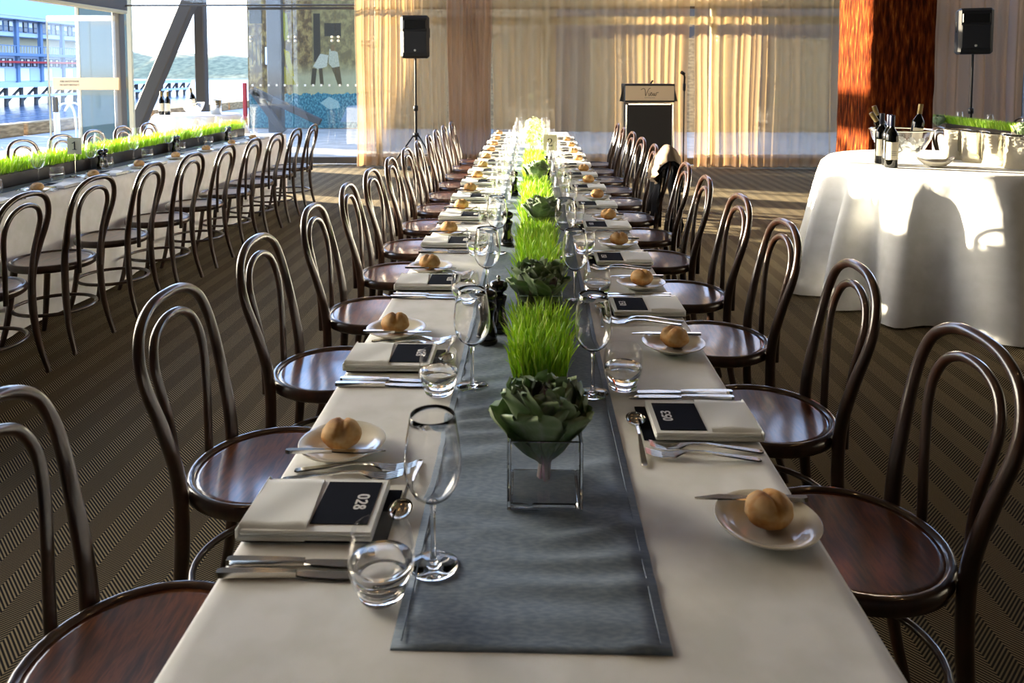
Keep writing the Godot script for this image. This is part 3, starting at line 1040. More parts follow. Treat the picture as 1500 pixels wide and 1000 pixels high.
# ---------------------------------------------------------------- tableware
func cutlery(called, kind, label, at, turn, group, category):
	var o = thing(called, label, category, at, turn, group)
	if kind == "knife":
		obj("handle", cached("k_h", func():
			var m = MB.new()
			m.strip([Vector3(-0.112, 0.004, 0), Vector3(-0.106, 0.0045, 0), Vector3(-0.06, 0.005, 0), Vector3(-0.012, 0.0045, 0), Vector3(0.0, 0.004, 0)], [0.010, 0.015, 0.0135, 0.0105, 0.010], 0.0072)
			return m.mesh()), mats.steel, o)
		obj("blade", cached("k_b", func():
			var m = MB.new()
			m.strip([Vector3(0.0, 0.0035, 0), Vector3(0.012, 0.0035, 0.001), Vector3(0.055, 0.003, 0.002), Vector3(0.09, 0.0025, 0.0015), Vector3(0.112, 0.002, -0.004)], [0.010, 0.016, 0.021, 0.017, 0.003], 0.0022)
			return m.mesh()), mats.steel, o)
	elif kind == "butter":
		obj("handle", cached("b_h", func():
			var m = MB.new()
			m.strip([Vector3(-0.088, 0.003, 0), Vector3(-0.082, 0.003, 0), Vector3(-0.04, 0.0035, 0), Vector3(-0.005, 0.003, 0)], [0.008, 0.012, 0.0105, 0.008], 0.006)
			return m.mesh()), mats.steel, o)
		obj("blade", cached("b_b", func():
			var m = MB.new()
			m.strip([Vector3(-0.005, 0.003, 0), Vector3(0.006, 0.003, 0), Vector3(0.05, 0.003, 0.001), Vector3(0.09, 0.0025, -0.003)], [0.008, 0.013, 0.016, 0.003], 0.002)
			return m.mesh()), mats.steel, o)
	elif kind == "fork":
		obj("handle", cached("f_h", func():
			var m = MB.new()
			m.strip([Vector3(-0.102, 0.003, 0), Vector3(-0.096, 0.003, 0), Vector3(-0.05, 0.008, 0), Vector3(0.0, 0.0135, 0), Vector3(0.03, 0.013, 0), Vector3(0.045, 0.009, 0), Vector3(0.054, 0.006, 0)], [0.008, 0.0145, 0.0115, 0.0065, 0.0062, 0.018, 0.0245], 0.0026)
			return m.mesh()), mats.steel, o)
		for k in 4:
			obj("tine", cached("f_t%d" % k, func():
				var m = MB.new()
				var z = (k - 1.5) * 0.0065
				m.strip([Vector3(0.052, 0.0062, z), Vector3(0.075, 0.004, z), Vector3(0.095, 0.008, z * 0.95), Vector3(0.105, 0.0115, z * 0.92)], [0.005, 0.0042, 0.0036, 0.0022], 0.0022)
				return m.mesh()), mats.steel, o)
	else:
		obj("handle", cached("s_h", func():
			var m = MB.new()
			m.strip([Vector3(-0.095, 0.003, 0), Vector3(-0.088, 0.003, 0), Vector3(-0.04, 0.008, 0), Vector3(0.005, 0.013, 0), Vector3(0.035, 0.0115, 0), Vector3(0.05, 0.010, 0)], [0.008, 0.0135, 0.0105, 0.006, 0.006, 0.009], 0.0026)
			return m.mesh()), mats.steel, o)
		obj("bowl", cached("s_b", func():
			var m = MB.new()
			var prof = []
			for k in 8:
				var a = PI / 2 * k / 7.0
				prof.append(Vector2(sin(a), 1.0 - cos(a)))
			var pts = []
			for p in prof:
				pts.append(Vector2(p.x, 0.001 + p.y * 0.0115))
			m.lathe(pts, 20, Vector3(0.075, 0, 0), 0.029, 0.0195)
			return m.mesh()), mats.steel, o)
	return o

func wine_glass(label, at, group):
	var gl = mats.solid_glass if at.z > -3.3 else mats.clear_glass
	var o = thing("wine_glass", label, "glass", at, 0.0, group)
	obj("bowl", cached("w_b", func():
		var m = MB.new()
		var out = [Vector2(0.0, 0.0915), Vector2(0.0045, 0.092), Vector2(0.014, 0.096), Vector2(0.027, 0.106), Vector2(0.0365, 0.122), Vector2(0.0405, 0.141), Vector2(0.0405, 0.16), Vector2(0.0375, 0.185), Vector2(0.0335, 0.208), Vector2(0.0315, 0.219), Vector2(0.0308, 0.2196), Vector2(0.0302, 0.219), Vector2(0.0323, 0.208), Vector2(0.0363, 0.185), Vector2(0.0393, 0.16), Vector2(0.0393, 0.141), Vector2(0.0353, 0.122), Vector2(0.0258, 0.107), Vector2(0.013, 0.0975), Vector2(0.0, 0.0955)]
		m.lathe(out, 36)
		return m.mesh()), gl, o)
	obj("stem", cached("w_s", func():
		var m = MB.new()
		m.lathe([Vector2(0.006, 0.006), Vector2(0.0042, 0.014), Vector2(0.0036, 0.04), Vector2(0.0036, 0.07), Vector2(0.0045, 0.088), Vector2(0.0062, 0.0905), Vector2(0, 0.0912)], 14)
		return m.mesh()), gl, o)
	obj("foot", cached("w_f", func():
		var m = MB.new()
		m.lathe([Vector2(0, 0.0006), Vector2(0.034, 0.0006), Vector2(0.0355, 0.0016), Vector2(0.034, 0.0028), Vector2(0.02, 0.0042), Vector2(0.009, 0.0062), Vector2(0, 0.0085)], 36)
		return m.mesh()), gl, o)
	return o

func tumbler(label, at, group, fill = true):
	var near = at.z > -3.3
	var o = thing("water_tumbler", label, "glass", at, 0.0, group)
	obj("wall", cached("t_w", func():
		var m = MB.new()
		m.lathe([Vector2(0.031, 0.012), Vector2(0.039, 0.025), Vector2(0.0440, 0.043), Vector2(0.0445, 0.058), Vector2(0.0425, 0.075), Vector2(0.0395, 0.092), Vector2(0.0388, 0.0945), Vector2(0.0380, 0.0955), Vector2(0.0372, 0.0945), Vector2(0.0375, 0.092), Vector2(0.0405, 0.075), Vector2(0.0425, 0.058), Vector2(0.042, 0.043)], 36)
		return m.mesh()), mats.clear_glass, o)
	obj("thick_base", cached("t_b", func():
		var m = MB.new()
		m.lathe([Vector2(0, 0.001), Vector2(0.024, 0.001), Vector2(0.029, 0.004), Vector2(0.0325, 0.0125), Vector2(0.028, 0.0135), Vector2(0, 0.0118)], 30)
		return m.mesh()), mats.solid_glass if near else mats.clear_glass, o)
	if fill:
		obj("water", cached("t_wa", func():
			var m = MB.new()
			m.lathe([Vector2(0, 0.0145), Vector2(0.029, 0.0155), Vector2(0.0365, 0.027), Vector2(0.0412, 0.044), Vector2(0.0417, 0.053), Vector2(0.0405, 0.0535), Vector2(0, 0.0528)], 32)
			return m.mesh()), mats.drinking_water if near else mats.clear_glass, o)
	return o

func plate_mesh():
	var m = MB.new()
	m.lathe([Vector2(0, 0.001), Vector2(0.045, 0.001), Vector2(0.048, 0.003), Vector2(0.062, 0.011), Vector2(0.0785, 0.0195), Vector2(0.0795, 0.0212), Vector2(0.078, 0.0222), Vector2(0.061, 0.0145), Vector2(0.05, 0.0085), Vector2(0.044, 0.0065), Vector2(0, 0.006)], 48)
	return m.mesh()

func roll_mesh(v):
	var r = RandomNumberGenerator.new()
	r.seed = 50 + v
	var nz = FastNoiseLite.new()
	nz.seed = 60 + v
	nz.frequency = 1.1
	var rows = []
	for a in 17:
		var row = []
		for b in 28:
			var th = PI * a / 16.0
			var fi = TAU * b / 28.0
			var d = Vector3(sin(th) * cos(fi), cos(th), sin(th) * sin(fi))
			var p = Vector3(d.x * 0.037, d.y * (0.029 if d.y > 0 else 0.024), d.z * 0.034) * (1.0 + 0.09 * nz.get_noise_3dv(d * 1.3))
			if d.y > 0.1:      # split along the crown
				var g = exp(-pow((d.x + 0.25 * d.z * (v - 1) - 0.1 + 0.1 * v) / 0.13, 2.0)) * smoothstep(0.1, 0.7, d.y)
				p *= 1.0 - 0.20 * g
			row.append(p + Vector3(0, 0.024, 0))
		row.reverse()
		rows.append(row)
	rows.reverse()
	var m = MB.new()
	m.grid(rows, true)
	return m.mesh()

func napkin_set(side, d, cx, place, text, group_name):
	var s = side
	# dark booklet below, napkin folded over it, numbered card tucked in
	var turn = 0.0 if s < 0 else PI
	var at = Vector3(cx + s * 0.336, 0.75, -d)
	solo("menu_booklet", "navy menu booklet " + place, "booklet", cached("n_menu", func():
		var m = MB.new()
		m.box(Vector3(0.012, 0.0026, 0.002), Vector3(0.218, 0.0036, 0.142), 0.0006)
		return m.mesh()), mats.navy_card, at, turn, "menu booklets " + group_name)
	var nk = thing("folded_napkin", "folded white napkin " + place, "napkin", at + Vector3(0, 0.0046, 0), turn, "folded napkins " + group_name)
	obj("folded_base", cached("n_base", func():
		var m = MB.new()
		m.box(Vector3(0, 0.0038, 0), Vector3(0.2, 0.0068, 0.152), 0.002)
		m.box(Vector3(0, 0.0108, 0), Vector3(0.199, 0.0064, 0.150), 0.002)
		return m.mesh()), mats.napkin_linen, nk)
	obj("sleeve", cached("n_sleeve", func():
		var m = MB.new()
		var rows = []
		for i in 9:
			var x = lerpf(-0.103, -0.004, i / 8.0)
			var row = []
			for k in 13:
				var z = lerpf(-0.078, 0.078, k / 12.0)
				var drop = smoothstep(0.066, 0.078, absf(z))
				row.append(Vector3(x + 0.004 * sin(z * 22.0) * i / 8.0, 0.0178 - drop * 0.0165 + 0.0012 * sin(z * 40.0 + x * 60.0) * (1.0 - drop), z))
			rows.append(row)
		m.grid(rows)
		m.box(Vector3(-0.103, 0.009, 0), Vector3(0.004, 0.0165, 0.152), 0.0015)
		return m.mesh()), mats.napkin_linen, nk)
	var cd = solo("number_card", "navy number card " + place, "card", cached("n_card", func():
		var m = MB.new()
		m.box(Vector3(0.045, 0.0006, -0.004), Vector3(0.088, 0.0012, 0.118), 0.0003)
		return m.mesh()), mats.navy_card, at + Vector3(0, 0.0190, 0), turn, "number cards " + group_name)
	var tx = obj("digits", cached("txt" + text, func():
		var tm = TextMesh.new()
		tm.text = text
		var sf = SystemFont.new()
		sf.font_names = PackedStringArray(["Droid Sans"])
		sf.font_weight = 700
		tm.font = sf
		tm.font_size = 32
		tm.pixel_size = 0.00085
		tm.depth = 0.0006
		return tm), mats.white_print, cd, Vector3(0.067, 0.0014, -0.004))
	# letters lie flat, tops pointing away from the diner (+x of the card)
	tx.basis = Basis(Vector3(0, 0, 1), Vector3(1, 0, 0), Vector3(0, 1, 0))

func setting(side, cx, dn, dp, place, text, group_name, full = true, idx = 0):
	var s = side
	var turn = 0.0 if s < 0 else PI
	var w = 1.0 if s < 0 else -1.0        # which way along depth the bread plate lies
	var y = 0.7506
	var jx = rng.randf_range(-0.006, 0.006)
	solo("side_plate", "cream side plate " + place, "plate", cached("plate", plate_mesh), mats.cream_china, Vector3(cx + s * (0.355 + jx), y, -dp), 0.0, "side plates " + group_name)
	var v = idx % 3
	solo("bread_roll", "golden bread roll " + place, "bread", cached("roll%d" % v, func(): return roll_mesh(v)), mats.bread_crust, Vector3(cx + s * (0.358 + jx) , y + 0.0065, -dp - 0.004), rng.randf() * 1.2 - 0.6, "bread rolls " + group_name)
	if full:
		cutlery("butter_knife", "butter", "steel butter knife " + place, Vector3(cx + s * 0.350, y + 0.0222, -dp + w * 0.048), turn + rng.randf_range(-0.05, 0.03), "butter knives " + group_name, "knife")
		for k in 2:
			cutlery("dinner_knife", "knife", ["inner", "outer"][k] + " steel knife " + place, Vector3(cx + s * (0.322 + 0.004 * k), y, -dn + w * (0.122 + 0.026 * k)), turn + rng.randf_range(-0.02, 0.02), "table knives " + group_name, "knife")
			cutlery("dinner_fork", "fork", ["inner", "outer"][k] + " steel fork " + place, Vector3(cx + s * (0.325 - 0.012 * k), y, -dn - w * (0.105 + 0.03 * k)), turn + w * 0.06, "table forks " + group_name, "fork")
		cutlery("dessert_spoon", "spoon", "steel dessert spoon " + place, Vector3(cx + s * 0.205, y, -dn - w * 0.075), (PI / 2 if s > 0 else -PI / 2) + rng.randf_range(-0.04, 0.04), "dessert spoons " + group_name, "spoon")
	napkin_set(s, dn, cx, place, text, group_name)

func pepper_mill(label, at, group):
	var o = thing("pepper_mill", label, "mill", at, 0.0, group)
	obj("body", cached("pm_b", func():
		var m = MB.new()
		m.lathe([Vector2(0, 0.012), Vector2(0.024, 0.012), Vector2(0.0255, 0.02), Vector2(0.024, 0.035), Vector2(0.018, 0.052), Vector2(0.0165, 0.066), Vector2(0.0185, 0.080), Vector2(0.022, 0.090), Vector2(0.0225, 0.098), Vector2(0.017, 0.102), Vector2(0, 0.102)], 24)
		return m.mesh()), mats.black_lacquer, o)
	obj("base", cached("pm_f", func():
		var m = MB.new()
		m.lathe([Vector2(0, 0.001), Vector2(0.0255, 0.001), Vector2(0.0265, 0.006), Vector2(0.0255, 0.012), Vector2(0, 0.012)], 24)
		return m.mesh()), mats.black_trough, o)
	obj("head", cached("pm_h", func():
		var m = MB.new()
		m.lathe([Vector2(0, 0.102), Vector2(0.014, 0.102), Vector2(0.013, 0.107), Vector2(0.022, 0.114), Vector2(0.0255, 0.124), Vector2(0.0225, 0.134), Vector2(0.012, 0.139), Vector2(0, 0.140)], 24)
		return m.mesh()), mats.black_lacquer, o)
	obj("knob", cached("pm_k", func():
		var m = MB.new()
		m.lathe([Vector2(0, 0.139), Vector2(0.004, 0.139), Vector2(0.004, 0.143), Vector2(0.006, 0.147), Vector2(0.004, 0.152), Vector2(0, 0.153)], 12)
		return m.mesh()), mats.steel, o)

func grass_trough(label, cx, d0, d1, w, base_h, blade, sd, dens = 15000.0):
	var o = thing("grass_trough", label, "planter", Vector3(cx, 0.7535, -(d0 + d1) / 2))
	var L = d1 - d0
	var m = MB.new()
	m.box(Vector3(0, base_h / 2, 0), Vector3(w - 0.012, base_h, L), 0.004)
	obj("trough", m.mesh(), mats.black_trough, o)
	var r = RandomNumberGenerator.new()
	r.seed = sd
	var bm = cached("blade", func():
		var b = MB.new()
		var pts = [[-0.0026, 0.0, 0.0], [-0.0024, 0.45, 0.04], [-0.0016, 0.8, 0.13], [0.0, 1.0, 0.24]]
		for i in 3:
			var a = pts[i]
			var c = pts[i + 1]
			b.q(Vector3(a[0], a[1], a[2]), Vector3(-a[0], a[1], a[2]), Vector3(-c[0], c[1], c[2]), Vector3(c[0], c[1], c[2]))
		return b.mesh())
	var n = int(L * w * dens)
	var mm = MultiMesh.new()
	mm.transform_format = MultiMesh.TRANSFORM_3D
	mm.use_colors = true
	mm.mesh = bm
	mm.instance_count = n
	for i in n:
		var x = r.randf_range(-0.5, 0.5) * (w - 0.016)
		var z = r.randf_range(-0.5, 0.5) * (L - 0.008)
		var out = x / w * 0.55 + r.randfn(0.0, 0.13)
		var outz = r.randfn(0.0, 0.13)
		if absf(z) > L / 2 - 0.03:
			outz += signf(z) * r.randf_range(0.0, 0.35)
		var h = blade * r.randf_range(0.68, 1.08)
		var up = Vector3(out, 1.0, outz).normalized()
		var an = r.randf() * TAU
		var sidev = up.cross(Vector3(cos(an), 0, sin(an))).normalized()
		var f = sidev.cross(up)
		mm.set_instance_transform(i, Transform3D(Basis(sidev, up * h, f * h), Vector3(x, base_h - 0.004, z)))
		var k = r.randf()
		var c = Color(0.20, 0.42, 0.03).lerp(Color(0.50, 0.70, 0.075), k)
		if r.randf() < 0.08:
			c = Color(0.62, 0.70, 0.22)
		mm.set_instance_color(i, c)
	var g = MultiMeshInstance3D.new()
	g.name = "wheatgrass"
	g.multimesh = mm
	g.material_override = mats.wheatgrass
	g.set_meta("kind", "stuff")
	o.add_child(g, true)

func leaf_mesh(v):
	# one kale leaf along a path: stem inside the vase, rounded cupped blade above
	var m = MB.new()
	m.tinted = true
	var r = RandomNumberGenerator.new()
	r.seed = 300 + v
	var N = 22
	var W = 10
	var open = [0.030, 0.022, 0.012, 0.004][v]
	var green = [Color(0.17, 0.27, 0.12), Color(0.19, 0.29, 0.14), Color(0.17, 0.22, 0.17), Color(0.20, 0.12, 0.18)][v]
	var pale = Color(0.62, 0.52, 0.56) if v < 3 else Color(0.50, 0.22, 0.38)
	var rows = []
	var cols = []
	for i in N + 1:
		var s = float(i) / N
		var y = 0.012 + 0.158 * s - [0.020, 0.008, 0.004, 0.010][v] * s * s * s
		var rad = 0.003 + 0.030 * smoothstep(0.18, 0.78, s) + open * pow(s, 4.0)
		var half = 0.0030 + [0.034, 0.030, 0.022, 0.016][v] * smoothstep([0.10, 0.16, 0.3, 0.3][v], 0.60, s)
		if s > 0.74:
			half *= pow(maxf(0.0, 1.0 - pow((s - 0.74) / 0.262, 2.6)), 0.5)
		var row = []
		var crow = []
		for k in W + 1:
			var u = lerpf(-1, 1, float(k) / W)
			var curl = 0.012 * u * u * smoothstep(0.3, 0.7, s)
			var ruf = 0.0055 * sin(u * 8.0 + s * 15.0 + v) * u * u * smoothstep(0.4, 0.8, s)
			row.append(Vector3(rad - curl + ruf, y + curl * 0.4 + ruf, half * u))
			var c = pale.lerp(green, smoothstep(0.12, 0.42, s))
			c = c.lerp(pale, 0.5 * exp(-pow(u / 0.13, 2.0)) * (1.0 - s * 0.7))
			c = c.lerp(Color(0.40, 0.46, 0.34), 0.35 * pow(absf(sin(s * 19.0 + absf(u) * 3.0)), 10.0) + 0.35 * smoothstep(0.85, 1.0, absf(u)) * smoothstep(0.5, 0.7, s))
			crow.append(c)
		rows.append(row)
		cols.append(crow)
	for i in N:
		for k in W:
			var quad = [[i, k], [i, k + 1], [i + 1, k + 1], [i + 1, k]]
			for tri in [[0, 2, 1], [0, 3, 2]]:
				for e in tri:
					m.st.set_color(cols[quad[e][0]][quad[e][1]])
					m.st.add_vertex(rows[quad[e][0]][quad[e][1]])
	return m.mesh()

func kale_vase(label, at, sd, group, vase_h = 0.112):
	var o = thing("kale_vase", label, "vase", at, 0.0, group)
	var r = RandomNumberGenerator.new()
	r.seed = sd
	var w = 0.06
	var g = obj("glass_cube", cached("kv_glass", func():
		var m = MB.new()
		for s in [-1, 1]:
			m.box(Vector3(s * (w - 0.003), vase_h / 2, 0), Vector3(0.006, vase_h, w * 2), 0.001)
			m.box(Vector3(0, vase_h / 2, s * (w - 0.003)), Vector3(w * 2 - 0.0121, vase_h, 0.006), 0.001)
		return m.mesh()), mats.solid_glass, o)
	obj("thick_base", cached("kv_base", func():
		var m = MB.new()
		m.box(Vector3(0, 0.0055, 0), Vector3(w * 2 - 0.0125, 0.009, w * 2 - 0.0125), 0.002)
		return m.mesh()), mats.solid_glass, o)
	for hd in 3:
		var ha = TAU * hd / 3.0 + 0.55 + sd
		var lean = Basis(Vector3(sin(ha), 0, -cos(ha)), -0.20)
		for ring in [[6, 1.0, 0, 0.0], [6, 1.02, 1, 0.45], [5, 0.98, 2, 0.1], [4, 0.94, 3, 0.5]]:
			for k in ring[0]:
				var lf = obj("leaf", cached("leaf%d" % ring[2], func(): return leaf_mesh(ring[2])), mats.kale_leaf, o, Vector3(cos(ha) * 0.010, 0.012, sin(ha) * 0.010))
				var turn = Basis.from_euler(Vector3(r.randf_range(-0.1, 0.1), TAU * (k + ring[3]) / ring[0] + r.randf_range(-0.2, 0.2), r.randf_range(-0.12, 0.06)))
				lf.basis = (lean * turn).scaled(Vector3.ONE * ring[1] * r.randf_range(0.9, 1.06))

func hydrangea(label, at, rad, sd, group):
	var o = thing("hydrangea_vase", label, "flowers", at, 0.0, group)
	obj("glass_jar", cached("hy_jar", func():
		var m = MB.new()
		m.lathe([Vector2(0, 0.001), Vector2(0.04, 0.001), Vector2(0.042, 0.006), Vector2(0.042, 0.09), Vector2(0.04, 0.09), Vector2(0.04, 0.008)], 20)
		return m.mesh()), mats.clear_glass, o)
	var r = RandomNumberGenerator.new()
	r.seed = sd
	for hd in 3:
		var m = MB.new()
		m.tinted = true
		var c0 = Vector3(cos(hd * 2.1) * 0.035, 0.09 + rad * 0.6 + 0.012 * hd, sin(hd * 2.1) * 0.035)
		for k in 90:
			var d = Vector3(r.randfn(), r.randfn(), r.randfn()).normalized()
			if d.y < -0.5:
				continue
			var c = c0 + d * rad * 0.72
			var a = d.cross(Vector3(0.3, 1, 0.2)).normalized()
			var b = d.cross(a)
			m.tint = Color(0.80, 0.82, 0.55).lerp(Color(0.9, 0.9, 0.78), r.randf())
			if r.randf() < 0.25:
				m.tint = Color(0.45, 0.62, 0.12)
			var e = 0.011
			for p in 4:
				var t0 = p * PI / 2 + 0.3
				var v = (a * cos(t0) + b * sin(t0))
				var w2 = (a * -sin(t0) + b * cos(t0))
				m.q(c, c + v * e * 0.6 + w2 * e * 0.5 + d * 0.002, c + v * e * 1.15 + d * 0.001, c + v * e * 0.6 - w2 * e * 0.5 + d * 0.002)
		obj("flower_head", m.mesh(), mats.hydrangea_petal, o)
		m = MB.new()
		m.tube([Vector3(0, 0.01, 0), c0], 0.003, 5)
		obj("stem", m.mesh(), mats.tree_green, o)

func number_sign(label, text, at, turn = 0.0):
	var o = thing("table_number_sign", label, "sign", at, turn)
	var m = MB.new()
	m.lathe([Vector2(0, 0.001), Vector2(0.035, 0.001), Vector2(0.035, 0.006), Vector2(0.006, 0.010), Vector2(0, 0.010)], 20)
	obj("base", m.mesh(), mats.steel, o)
	m = MB.new()
	m.tube([Vector3(0, 0.008, 0), Vector3(0, 0.16, 0)], 0.003, 8)
	obj("stem", m.mesh(), mats.steel, o)
	obj("card", boxm(Vector3(0.095, 0.11, 0.002)), mats.card_stock, o, Vector3(0, 0.205, 0))
	var tm = TextMesh.new()
	tm.text = text
	var sf = SystemFont.new()
	sf.font_names = PackedStringArray(["Droid Serif"])
	tm.font = sf
	tm.font_size = 48
	tm.pixel_size = 0.0016
	tm.depth = 0.001
	obj("numeral", tm, mats.black_print, o, Vector3(0, 0.205, 0.0018))

func bottle(label, at, turn, tilt, kind, group):
	var o = thing("wine_bottle", label, "bottle", at, turn, group)
	o.rotation.z = tilt
	obj("glass_body", cached("bo_g", func():
		var m = MB.new()
		m.lathe([Vector2(0, 0.001), Vector2(0.034, 0.001), Vector2(0.0375, 0.006), Vector2(0.0375, 0.185), Vector2(0.035, 0.202), Vector2(0.024, 0.222), Vector2(0.0155, 0.238), Vector2(0.0145, 0.25), Vector2(0.0142, 0.312), Vector2(0, 0.312)], 28)
		return m.mesh()), mats.bottle_glass, o)
	obj("capsule", cached("bo_c", func():
		var m = MB.new()
		m.lathe([Vector2(0.0147, 0.248), Vector2(0.0152, 0.25), Vector2(0.0152, 0.309), Vector2(0.0145, 0.314), Vector2(0, 0.3145)], 20)
		return m.mesh()), mats.capsule_navy if kind == 0 else mats.capsule_gold, o)
	var lb = obj("label", cached("bo_l", func():
		var m = MB.new()
		var rows = []
		for y in [0.05, 0.155]:
			var row = []
			for k in 17:
				var a = lerpf(-1.15, 1.15, k / 16.0)
				row.append(Vector3(0.0379 * sin(a), y, 0.0379 * cos(a)))
			rows.append(row)
		m.grid(rows)
		return m.mesh()), mats.paper_label, o)
	if kind == 0:
		obj("emblem", cached("bo_e", func():
			var m = MB.new()
			var at3 = func(a, y): return Vector3(0.0382 * sin(a), y, 0.0382 * cos(a))
			m.t(at3.call(-0.45, 0.145), at3.call(-0.45, 0.115), at3.call(0.5, 0.130))
			return m.mesh()), mats.navy_card, lb)
		for k in 3:
			obj("print_line", boxm(Vector3(0.03, 0.002, 0.001)), mats.rail_grey, lb, Vector3(0.003, 0.10 - 0.011 * k, 0.0380))
	return o

func bucket(label, at, group, s = 1.0):
	var o = thing("ice_bucket", label, "bucket", at, 0.4, group)
	obj("vessel", cached("bk_v", func():
		var m = MB.new()
		m.lathe([Vector2(0, 0.001), Vector2(0.066, 0.001), Vector2(0.070, 0.006), Vector2(0.076, 0.185), Vector2(0.080, 0.190), Vector2(0.0805, 0.194), Vector2(0.077, 0.195), Vector2(0.074, 0.188), Vector2(0.068, 0.012), Vector2(0, 0.010)], 36)
		return m.mesh()), mats.hammered_silver, o)
	obj("rim", cached("bk_r", func():
		var m = MB.new()
		var pts = []
		for k in 28:
			pts.append(Vector3(0.079 * cos(TAU * k / 28), 0.194, 0.079 * sin(TAU * k / 28)))
		m.tube(pts, 0.0035, 6, true)
		return m.mesh()), mats.steel, o)
	return o

func punch_bowl(label, at, R):
	var o = thing("ice_bowl", label, "bowl", at)
	var m = MB.new()
	m.lathe([Vector2(0, 0.002), Vector2(R * 0.42, 0.002), Vector2(R * 0.45, 0.012), Vector2(R * 0.72, R * 0.32), Vector2(R * 0.93, R * 0.72), Vector2(R, R * 1.0), Vector2(R * 1.03, R * 1.02), Vector2(R * 1.0, R * 1.03), Vector2(R * 0.96, R * 0.99), Vector2(R * 0.89, R * 0.72), Vector2(R * 0.68, R * 0.34), Vector2(R * 0.40, 0.02), Vector2(0, 0.018)], 48)
	obj("vessel", m.mesh(), mats.clear_glass, o)
	m = MB.new()
	m.tube(range(40).map(func(k): return Vector3(R * 1.015 * cos(TAU * k / 40), R * 1.02, R * 1.015 * sin(TAU * k / 40))), 0.006, 6, true)
	obj("rim", m.mesh(), mats.hammered_silver, o)
	var r = RandomNumberGenerator.new()
	r.seed = 77
	m = MB.new()
	for k in 150:
		var h = r.randf_range(0.04, R * 0.70)
		var rr = (0.40 + 0.45 * h / R) * R * sqrt(r.randf())
		var a = r.randf() * TAU
		m.box(Vector3(rr * cos(a), h, rr * sin(a)), Vector3(0.03, 0.026, 0.03), 0.004, Basis.from_euler(Vector3(r.randf() * 3, r.randf() * 3, r.randf() * 3)))
	var ice = obj("ice", m.mesh(), mats.ice, o)
	ice.set_meta("kind", "stuff")
	return o

func speaker(label, at, turn):
	var o = thing("loudspeaker", label, "loudspeaker", at, turn)
	var m = MB.new()
	m.box(Vector3(0, 0.3, 0), Vector3(0.40, 0.60, 0.34), 0.03)
	obj("cabinet", m.mesh(), mats.black_plastic, o)
	m = MB.new()
	m.box(Vector3(0, 0.225, 0.165), Vector3(0.34, 0.32, 0.03), 0.012)
	obj("grille", m.mesh(), mats.speaker_grille, o)
	m = MB.new()
	m.box(Vector3(0, 0.47, 0.165), Vector3(0.34, 0.15, 0.03), 0.02)
	obj("horn", m.mesh(), mats.black_trough, o)
	m = MB.new()
	m.lathe([Vector2(0, -0.003), Vector2(0.016, -0.003), Vector2(0.016, 0.003), Vector2(0, 0.003)], 14)
	var b = obj("badge", m.mesh(), mats.white_strip, o, Vector3(0, 0.11, 0.183))
	b.rotation.x = PI / 2
	for s in [-1, 1]:
		obj("side_grip", boxm(Vector3(0.012, 0.14, 0.06), 0.004), mats.black_metal, o, Vector3(s * 0.203, 0.36, -0.02))

func speaker_stand(label, at, top):
	var o = thing("speaker_stand", label, "stand", at)
	var m = MB.new()
	m.tube([Vector3(0, 0.22, 0), Vector3(0, 0.95, 0)], 0.02, 10)
	obj("lower_tube", m.mesh(), mats.black_metal, o)
	m = MB.new()
	m.tube([Vector3(0, 0.9, 0), Vector3(0, top, 0)], 0.0155, 10)
	obj("pole", m.mesh(), mats.black_metal, o)
	m = MB.new()
	m.lathe([Vector2(0.02, 0.90), Vector2(0.033, 0.90), Vector2(0.033, 0.97), Vector2(0.017, 0.98)], 14)
	obj("collar", m.mesh(), mats.black_plastic, o)
	m = MB.new()
	m.lathe([Vector2(0.02, 0.52), Vector2(0.042, 0.53), Vector2(0.042, 0.58), Vector2(0.02, 0.59)], 14)
	obj("leg_hub", m.mesh(), mats.black_plastic, o)
	for k in 3:
		var a = TAU * k / 3 + 0.5
		var f = Vector3(cos(a) * 0.46, 0.015, sin(a) * 0.46)
		m = MB.new()
		m.tube([Vector3(cos(a) * 0.035, 0.555, sin(a) * 0.035), f], 0.0125, 8)
		var lg = obj("leg", m.mesh(), mats.black_metal, o)
		m = MB.new()
		m.tube([f - Vector3(0, 0.015, 0), f + Vector3(0, 0.02, 0)], 0.018, 8)
		obj("rubber_foot", m.mesh(), mats.black_plastic, lg)
		m = MB.new()
		m.tube([Vector3(cos(a) * 0.02, 0.25, sin(a) * 0.02), Vector3(cos(a) * 0.25, 0.285, sin(a) * 0.25)], 0.008, 6)
		obj("brace", m.mesh(), mats.black_metal, o)

